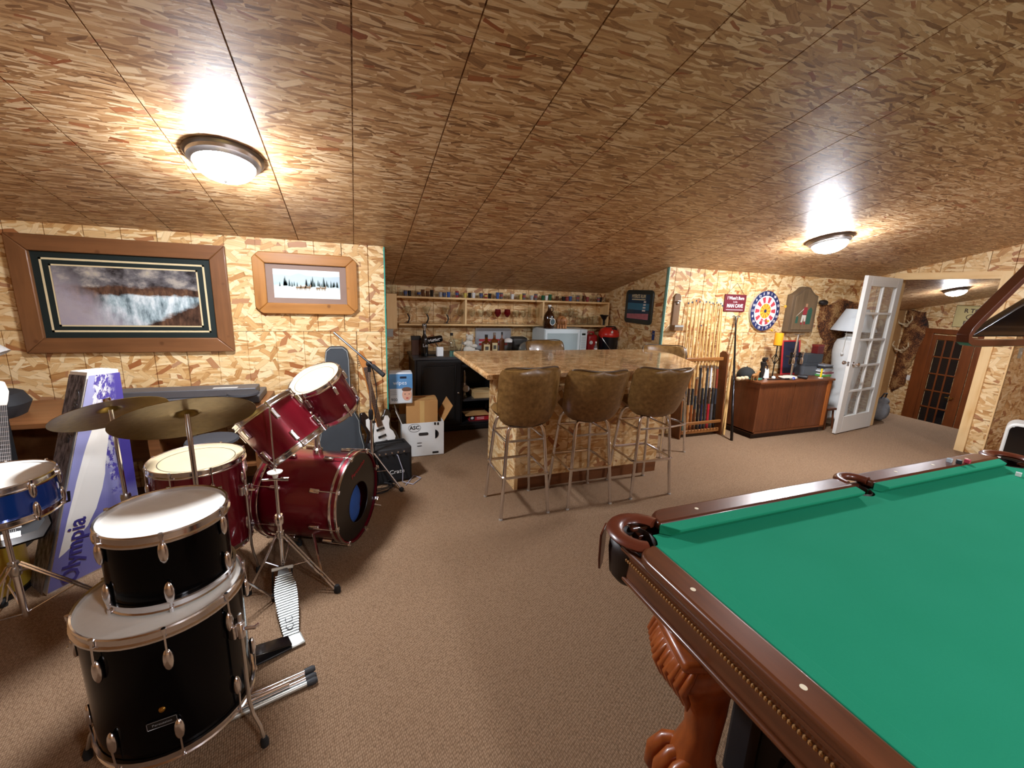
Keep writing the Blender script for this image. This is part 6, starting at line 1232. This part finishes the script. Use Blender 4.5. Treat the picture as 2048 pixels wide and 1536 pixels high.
# red framed board
a=Yp(1573,682,3.72); b=Yp(1601,722,3.72); t=thing('framed_board','small red framed dark board behind the drink dispenser','picture frame',((a.x+b.x)/2,3.72,kz),rot=Rx(-.12)); w=b.x-a.x; h=Yp(1586,681,3.72).z-kz
for q_ in ((-w/2,-w/2+.018,0,h),(w/2-.018,w/2,0,h),(-w/2+.018,w/2-.018,h-.018,h),(-w/2+.018,w/2-.018,0,.018)): BX(q_[0],q_[1],-.008,.008,q_[2],q_[3]).build('frame_bar',M('frame_red','b82a30',.4),t,bevel=.002)
BX(-w/2+.018,w/2-.018,-.002,.004,.018,h-.018).build('board',M('board_dark','23263a',.5),t)
# boxes, cases, small clutter
gy=M('case_grey','8b9094',.4,0,.08); gyd=M('case_grey_dark','565b60',.4)
def sbox(name,label,cat,px0,px1,y0,y1,pyt,mat,z0=None,lid=None):
    x0,x1=S(px0,y0),S(px1,y0); zt=Yp((px0+px1)/2,pyt,y0).z; return boxthing(name,label,cat,x0,x1,y0,y1,z0 or kz,zt,mat,lid=lid),zt
o,zq=sbox('grey_case','large grey plastic case in the middle right of the sideboard','case',1607,1637,3.60,3.78,727,gyd,lid=gy)
o,zq2=sbox('grey_carton','grey carton stacked on the large grey case','box',1609,1640,3.62,3.77,709,gy,z0=zq+.0015)
o,zq3=sbox('red_tin','dark red patterned tin standing on the grey carton','tin',1627,1639,3.66,3.74,690,M('tin_red','5e1a1a',.4,0,.3,30),z0=zq2+.0005,lid=M('tin_lid','7a2a22',.4))
zz=kz
for k,(nm,col) in enumerate((('green','4fa04a'),('pale','c9c9c4'),('maroon','8a4550'),('white','d5d5d2'),('silver','9a9da0'),('clear','b5b5b0'),('black','2c2c30'),('grey','85888c'))):
    x0=S(1644+2*(k%3),3.52)+.0; o=boxthing('media_case','%s flat disc case in the stack beside the yellow marker'%nm,'disc case',x0,x0+.16,3.50+.01*(k%2),3.64,zz,zz+.018,M('media_'+nm,col,.25)); o['group']='stack of disc cases'; zz+=.0185
x=S(1643,3.44); t=thing('yellow_marker','upright yellow marker at the sideboard front','marker',(x,3.44,kz)); B((0,0,.005),(.05,.03,.01)).build('base',white,t,bevel=.002); B((0,0,.065),(.022,.014,.11)).build('body',M('marker_yellow','f2cf1e',.4),t,bevel=.004)
x=S(1562,3.45); t=thing('toy_rifle','thin black toy rifle lying along the sideboard front','toy',(x,3.45,kz),math.radians(-6)); MB().cyl((-.18,0,.012),(.14,0,.012),.007,None,8).build('barrel',black,t); B((.14,0,.012),(.12,.018,.022)).build('stock',black,t,bevel=.004)
x=S(1590,3.46); tag(MB().lathe([(0,0),(.055,0),(.095,.014),(.095,.018),(.055,.006),(0,.005)],28,T(x-.06,3.50,kz)).build('plate',M('plate_cream','d9d2c0',.3)),'cream shallow plate in front of the drink dispenser','plate')
x=S(1607,3.47); t=thing('binoculars','black binoculars lying before the grey case','binoculars',(x,3.47,kz),.5)
for s in (-1,1): MB().lathe([(.02,0),(.024,.02),(.018,.06),(.016,.10)],14,T(s*.028,-.05,.024)@Rx(-PI/2)).build('barrel',M('bino_black','1f1f21',.5),t)
B((0,0,.03),(.03,.04,.018)).build('bridge',black,t,bevel=.003)
x=S(1578,3.49); tag(MB().ball((x,3.42,kz+.018),.018,12).build('blue_ball',M('ball_blue','2b3f9c',.3)),'small blue ball at the foot of the drink dispenser','ball')
# dark items on the floor beside the sideboard
p=Zp(1662,850); t=thing('wooden_stool','small dark wooden stool between sideboard and white door','stool',(5.78,3.52,0)); B((0,0,.27),(.18,.18,.03)).build('seat',twz,t,bevel=.006)
for sx in(-1,1):
    for sy in(-1,1): MB().tube([(sx*.06,sy*.06,.26),(sx*.08,sy*.08,0)],.012,8).build('leg',twz,t)
# ------------------------------------------------------------------ white urn lamp
lx,ly=6.10,3.60; zsh=Yp(1712,662,ly).z; zst=Yp(1705,618,ly).z
lx=Yp(1711,640,ly).x
plas=M('urn_white','dcdedb',.7,0,.05,20,bump=.35,bs=120)
t=thing('urn_floor_lamp','tall white textured urn lamp with a white shade behind the open door','floor lamp',(lx,ly,0)); hb=zsh-.03
MB().lathe([(0,0),(.14,0),(.15,.02),(.13,.05),(.115,.30),(.135,.60),(.165,.90),(.182,1.05),(.172,1.16),(.15,1.22),(.085,1.25),(.07,1.29),(.085,1.31),(.03,1.315),(0,1.315)],32,Matrix.Diagonal((1,1,hb/1.315,1))).build('urn',plas,t)
MB().cyl((0,0,hb),(0,0,hb+.12),.008,None,8).build('stem',brushed,t)
MB().lathe([(.24,zsh),(.245,zsh+.004),(.12,zst),(.115,zst),(.236,zsh+.004),(.24,zsh)],32,cap=False).build('shade',M('shade_white','d5dde0',.7,0,.04),t)
MB().tube([(-.16,-.02,zsh+.02),(-.19,-.04,zsh-.18),(-.20,-.04,zsh-.28)],.003,5).build('pull_cord',M('cord_white','d9d6cc',.7),t); MB().ball((-.20,-.04,zsh-.29),.018,10).build('pull_ball',white,t)
# ------------------------------------------------------------------ white French door standing open
hx,hy=XO-.03,3.375; fx,fy=5.627,3.273; wd=math.hypot(hx-fx,hy-fy); ang=math.atan2(hy-fy,hx-fx); dh=1.945
dw=M('door_white','d6d6d0',.4,0,.03)
t=sroot('door_1',(fx,fy,0)); t.rotation_euler=(0,0,ang); 
def dbar(x0,x1,z0,z1,nm,th=.04,par=None,mt=None): return BX(x0,x1,-th/2,th/2,z0,z1).build(nm,mt or dw,par or t,bevel=.003)
st_=.115; dbar(0,st_,.012,dh,'stile'); dbar(wd-st_,wd,.012,dh,'stile'); dbar(st_,wd-st_,dh-.115,dh,'top_rail'); dbar(st_,wd-st_,.012,.225,'bottom_rail')
ix0,ix1,iz0,iz1=st_,wd-st_,.225,dh-.115; mx=(ix0+ix1)/2
dbar(mx-.013,mx+.013,iz0,iz1,'muntin',.034)
for k in range(1,5): z=iz0+(iz1-iz0)*k/5; dbar(ix0,mx-.013,z-.013,z+.013,'muntin',.034); dbar(mx+.013,ix1,z-.013,z+.013,'muntin',.034)
for k in range(5):
    for a,b in ((ix0,mx-.013),(mx+.013,ix1)):
        z0=iz0+(iz1-iz0)*k/5+(.013 if k else 0); z1=iz0+(iz1-iz0)*(k+1)/5-(.013 if k<4 else 0); BX(a,b,-.002,.002,z0,z1).build('pane',thin,t,smooth=False)
for s in (-1,1): MB().lathe([(.026,0),(.026,.006),(.012,.01),(.012,.035),(.024,.045),(.026,.06),(.016,.07),(0,.072)],18,T(.065,s*.02,.90)@Rx(PI/2 if s<0 else -PI/2)).build('knob',chrome,t)
B((-.001,0,.90),(.003,.024,.055)).build('latch_plate',chrome,t)
for z in (.25,1.0,1.7): B((wd+.004,.012,z),(.012,.02,.09)).build('hinge',brushed,t)
# grey bag behind the door on the floor
p=Zp(1770,846); t=thing('grey_duffel','grey mottled cloth bag slumped on the floor behind the white door','bag',(p.x+.05,p.y+.12,0)); m=MB(); m.ball((0,0,.15),.13,16,(1.,.8,1.15)); m.ball((.02,0,.28),.09,14,(1,.8,.7)); m.v=[(a,b,max(c_,0)) for a,b,c_ in m.v]; m.build('body',M('bag_grey','7d7f82',.9,0,.35,14,bump=.5,bs=30),t); MB().tube([(-.04,0,.33),(-.02,-.02,.40),(.04,-.02,.40),(.06,0,.33)],.01,8).build('strap',M('strap_dark','3a3a3e',.8),t)
# ------------------------------------------------------------------ stair hall: wooden door, sign, hide with antlers
Xw=XF; 
def ys(px,py): return Xp(px,py,Xw)
yl,y2,y3,y4,y5=ys(1846,664).y,ys(1866,682).y,ys(1933,692).y,ys(1956,695).y,ys(1976,698).y; zt_=ys(1870,666).z
dm_=wood('stair_door_wood','7a3f18','522508',.45,2); t=sroot('door_2',(Xw,(yl+y4)/2,-.95))
def XB(y0,y1,z0,z1,nm,th=.04,mt=None,x=Xw): return BX(x-th,x-.001,y0,y1,z0,z1).build(nm,mt or dm_,t,world=True,bevel=.003)
XB(y2+.0,yl,-.95,zt_,'jamb',.05); XB(y5,y4+.02,-.95,zt_,'jamb',.05); XB(y5,yl,zt_,zt_+.09,'head_casing',.05)
dl,dr=yl-.10,y4+.04   # leaf from dl (left) to dr (right)
z0d,z1d=-.94,zt_-.03; sw_=.16
XB(dl-sw_,dl,z0d,z1d,'stile',.035); XB(dr,dr+sw_,z0d,z1d,'stile',.035); XB(dr+sw_,dl-sw_,z1d-.09,z1d,'top_rail',.035); XB(dr+sw_,dl-sw_,z0d,z0d+.24,'bottom_rail',.035)
a0,a1,b0,b1=dr+sw_,dl-sw_,z0d+.24,z1d-.09
pg=M('pane_dark','15171c',.06,0,0,alpha=.85,spec=.6)
for k in (1,2): y=a0+(a1-a0)*k/3; XB(y-.014,y+.014,b0,b1,'muntin',.030)
for k in range(1,5): z=b0+(b1-b0)*k/5; XB(a0,a1,z-.014,z+.014,'muntin',.031)
for i in range(3):
    for k in range(5): BX(Xw-.018,Xw-.014,a0+(a1-a0)*i/3+.014,a0+(a1-a0)*(i+1)/3-.014,b0+(b1-b0)*k/5+.014,b0+(b1-b0)*(k+1)/5-.014).build('pane',pg,t,world=True,smooth=False)
zk=ys(1908,797).z; MB().tube([(Xw-.035,dr+.10,zk),(Xw-.075,dr+.10,zk),(Xw-.08,dr+.20,zk)],.011,8).build('lever_handle',M('brass_lever','c9a24a',.25,.9),t,world=True)
# cream sign over that door
ya,yb=ys(1909,635).y,ys(1992,640).y; z1,z0=ys(1950,612).z,ys(1935,655).z
t=thing('stair_sign','cream sign with an oval emblem above the wooden stair door','sign',(Xw,(ya+yb)/2,(z0+z1)/2)); w=ya-yb; h=z1-z0; q=FACE_NX
MB().prism([(-w/2,-h/2),(w/2,-h/2),(w/2,h/2),(-w/2,h/2)],.001,.012,q).build('board',M('sign_cream_board','cdbd84',.6),t,bevel=.002); MB().tube([q@Vector((x,y,.0135)) for x,y in ((-w/2,-h/2),(w/2,-h/2),(w/2,h/2),(-w/2,h/2))],.006,4,closed=True).build('border',M('sign_border','6a5a30',.6),t)
dk2=M('sign_ink','4a3a2e',.6)
text('sign_letters','R TO H',h*.26,dk2,t,q@T(w*.0,h*.26,.0125),bold=.003,sx=.95); text('sign_letters','FORCE',h*.24,dk2,t,q@T(0,-h*.30,.0125),bold=.003,sx=.95)
MB().tube([q@Vector((w*.2*math.cos(a),h*.14*math.sin(a)-.01,.0135)) for a in [2*PI*i/28 for i in range(28)]],.006,5,closed=True).build('oval',dk2,t); m=MB(); m.prism([(-.05,-.05),(.05,-.05),(.03,.02),(0,.07),(-.03,.02)],.0125,.014,q); m.build('emblem',M('emblem_purple','7a3a5a',.6),t)
t=hide('dark_hide','dark shaggy hide hung at the far end of the stair wall',T(Xw-.002,YF-.05,-.2)@FACE_NX,[(.0,2.0-.25),(.30,1.72),(.42,1.35),(.36,1.0),(.30,.75),(.22,.5),(.25,.2),(.05,.0),(0,.1)],th=.05,seed=9)
for k,(px,py) in enumerate(((1816,650),(1808,702))):
    p=ys(px,py); ant=M('antler_bone','cbb894',.6); t=thing('antlers','%s pair of pale antlers on the dark stair hide'%('upper','lower')[k],'antlers',(Xw-.10,p.y,p.z))
    for s in (-1,1): MB().tube([(0,0,0),(-.05,s*.08,.03),(-.08,s*.14,.12),(-.07,s*.12,.2)],[.02,.018,.014,.006],8).build('main_beam',ant,t); MB().tube([(-.06,s*.09,.05),(-.12,s*.07,.11)],[.012,.005],6).build('tine',ant,t)
    MB().ball((.03,0,0),.05,10,(1,1,1)).build('skull_cap',ant,t)
p=ys(1796,752); t=thing('wall_switches','row of pale switches beside the wooden stair door','switch plate',(Xw,p.y-.15,p.z)); MB().prism(rrect(.20,.11,.01,2),.001,.006,FACE_NX).build('plate',paper,t)
for k in (-1,0,1): MB().prism(rrect(.03,.06,.004,2),.007,.012,T(0,k*.055,0)@FACE_NX).build('rocker',white,t)
p=Yp(2040,706,YRET); t=thing('light_switch','pale light switch on the shaded wall past the post','switch plate',(p.x,YRET,p.z)); MB().prism(rrect(.075,.115,.008,2),.001,.006,FACE_NY).build('plate',M('switch_grey','b5b3a4',.5),t); B((0,-.010,0),(.012,.008,.025)).build('toggle',white,t)
# appliance at the right edge
p=_at(ray(2003,912),5.0); t=thing('screen_cabinet','black screened cabinet with a white rounded rim behind the pool table','cabinet',(6.0,1.66,0),math.radians(-72)); hgt=Yp(2020,852,1.80).z
MB().prism(rrect(.60,hgt,.07,6),-.05,.20,T(0,0,hgt/2)@FACE_NY).build('shell',M('shell_white','d9dad4',.4),t,bevel=.015); MB().prism(rrect(.55,hgt-.05,.05,6),.201,.212,T(0,0,hgt/2)@FACE_NY).build('screen',blackgloss,t,bevel=.004)
# ------------------------------------------------------------------ pool table lamp
LY=.45; 
def lp(px,py): v=Yp(px,py,LY); return v.x,v.z
A=lp(1893,672); Bx=lp(2048,690); Cx=lp(2048,522); zb_=lp(1960,684)[1]
t=thing('pool_table_lamp','hanging pool table lamp, mahogany end frame with rounded corner around a black shade','pendant lamp',(2.13,LY,zb_))
sl=(Cx[1]-A[1])/(Cx[0]-A[0]); x0=A[0]-.0; zt_=zb_+.42; xt=x0+.42/sl; x1=2*2.13-x0
def rounded(P,r,n=5):
    out=[]
    for i in range(len(P)):
        a=Vector(P[i-1]);b=Vector(P[i]);c=Vector(P[(i+1)%len(P)]); u=(a-b).normalized(); v=(c-b).normalized(); k=min(r/max(math.tan(u.angle(v)/2),.2),.12); s=b+u*k; e=b+v*k
        for j in range(n+1): q=j/n; out.append((s*(1-q)**2+b*2*q*(1-q)+e*q*q))
    return out
path=rounded([(x0,zb_),(x1,zb_),(x1-(xt-x0),zt_),(xt,zt_)],.022)
s0=lp(1916,674); s1=lp(2048,592); sl2=(s1[1]-s0[1])/(s1[0]-s0[0]); hh2=.24
P=[(s0[0],zb_+.012),(x1-(s0[0]-x0),zb_+.012),(x1-(s0[0]-x0)-hh2/sl2,zb_+hh2),(s0[0]+hh2/sl2,zb_+hh2)]
for yy in (LY-.012,LY-.34):
    sec=[(-.0065,-.009),(.0065,-.009),(.0065,.009),(-.0065,.009)]; N=len(path); rings=[]
    for i in range(N):
        d=(path[(i+1)%N]-path[i-1]).normalized(); nn_=Vector((-d.y,d.x)); rings.append([Vector((path[i].x+nn_.x*a,yy+b,path[i].y+nn_.y*a)) for a,b in sec])
    rings.append(rings[0]); MB().loft(rings,cap=False).build('wood_frame',mahog,t,world=True,bevel=.004)
    MB().prism(P,-.008,.008,T(0,yy+.004,0)@FACE_NY).build('shade_panel',M('shade_black','0c0c10',.16,.2,.1,coat=.5),t,world=True,bevel=.004)
for x in (1.75,2.13,2.5): BX(x-.012,x+.012,LY-.34,LY-.012,zt_-.012,zt_+.012).build('cross_bar',mahog,t,world=True)
for x in (1.75,2.5): MB().cyl((x,LY-.012,zt_-.01),(x,LY-.012,ceil_z(LY)-.002),.004,None,6).build('hanging_rod',darkmetal,t,world=True); MB().lathe([(.04,0),(.04,.015),(0,.02)],14,T(x,LY-.012,ceil_z(LY)-.02)).build('ceiling_rose',darkmetal,t,world=True)
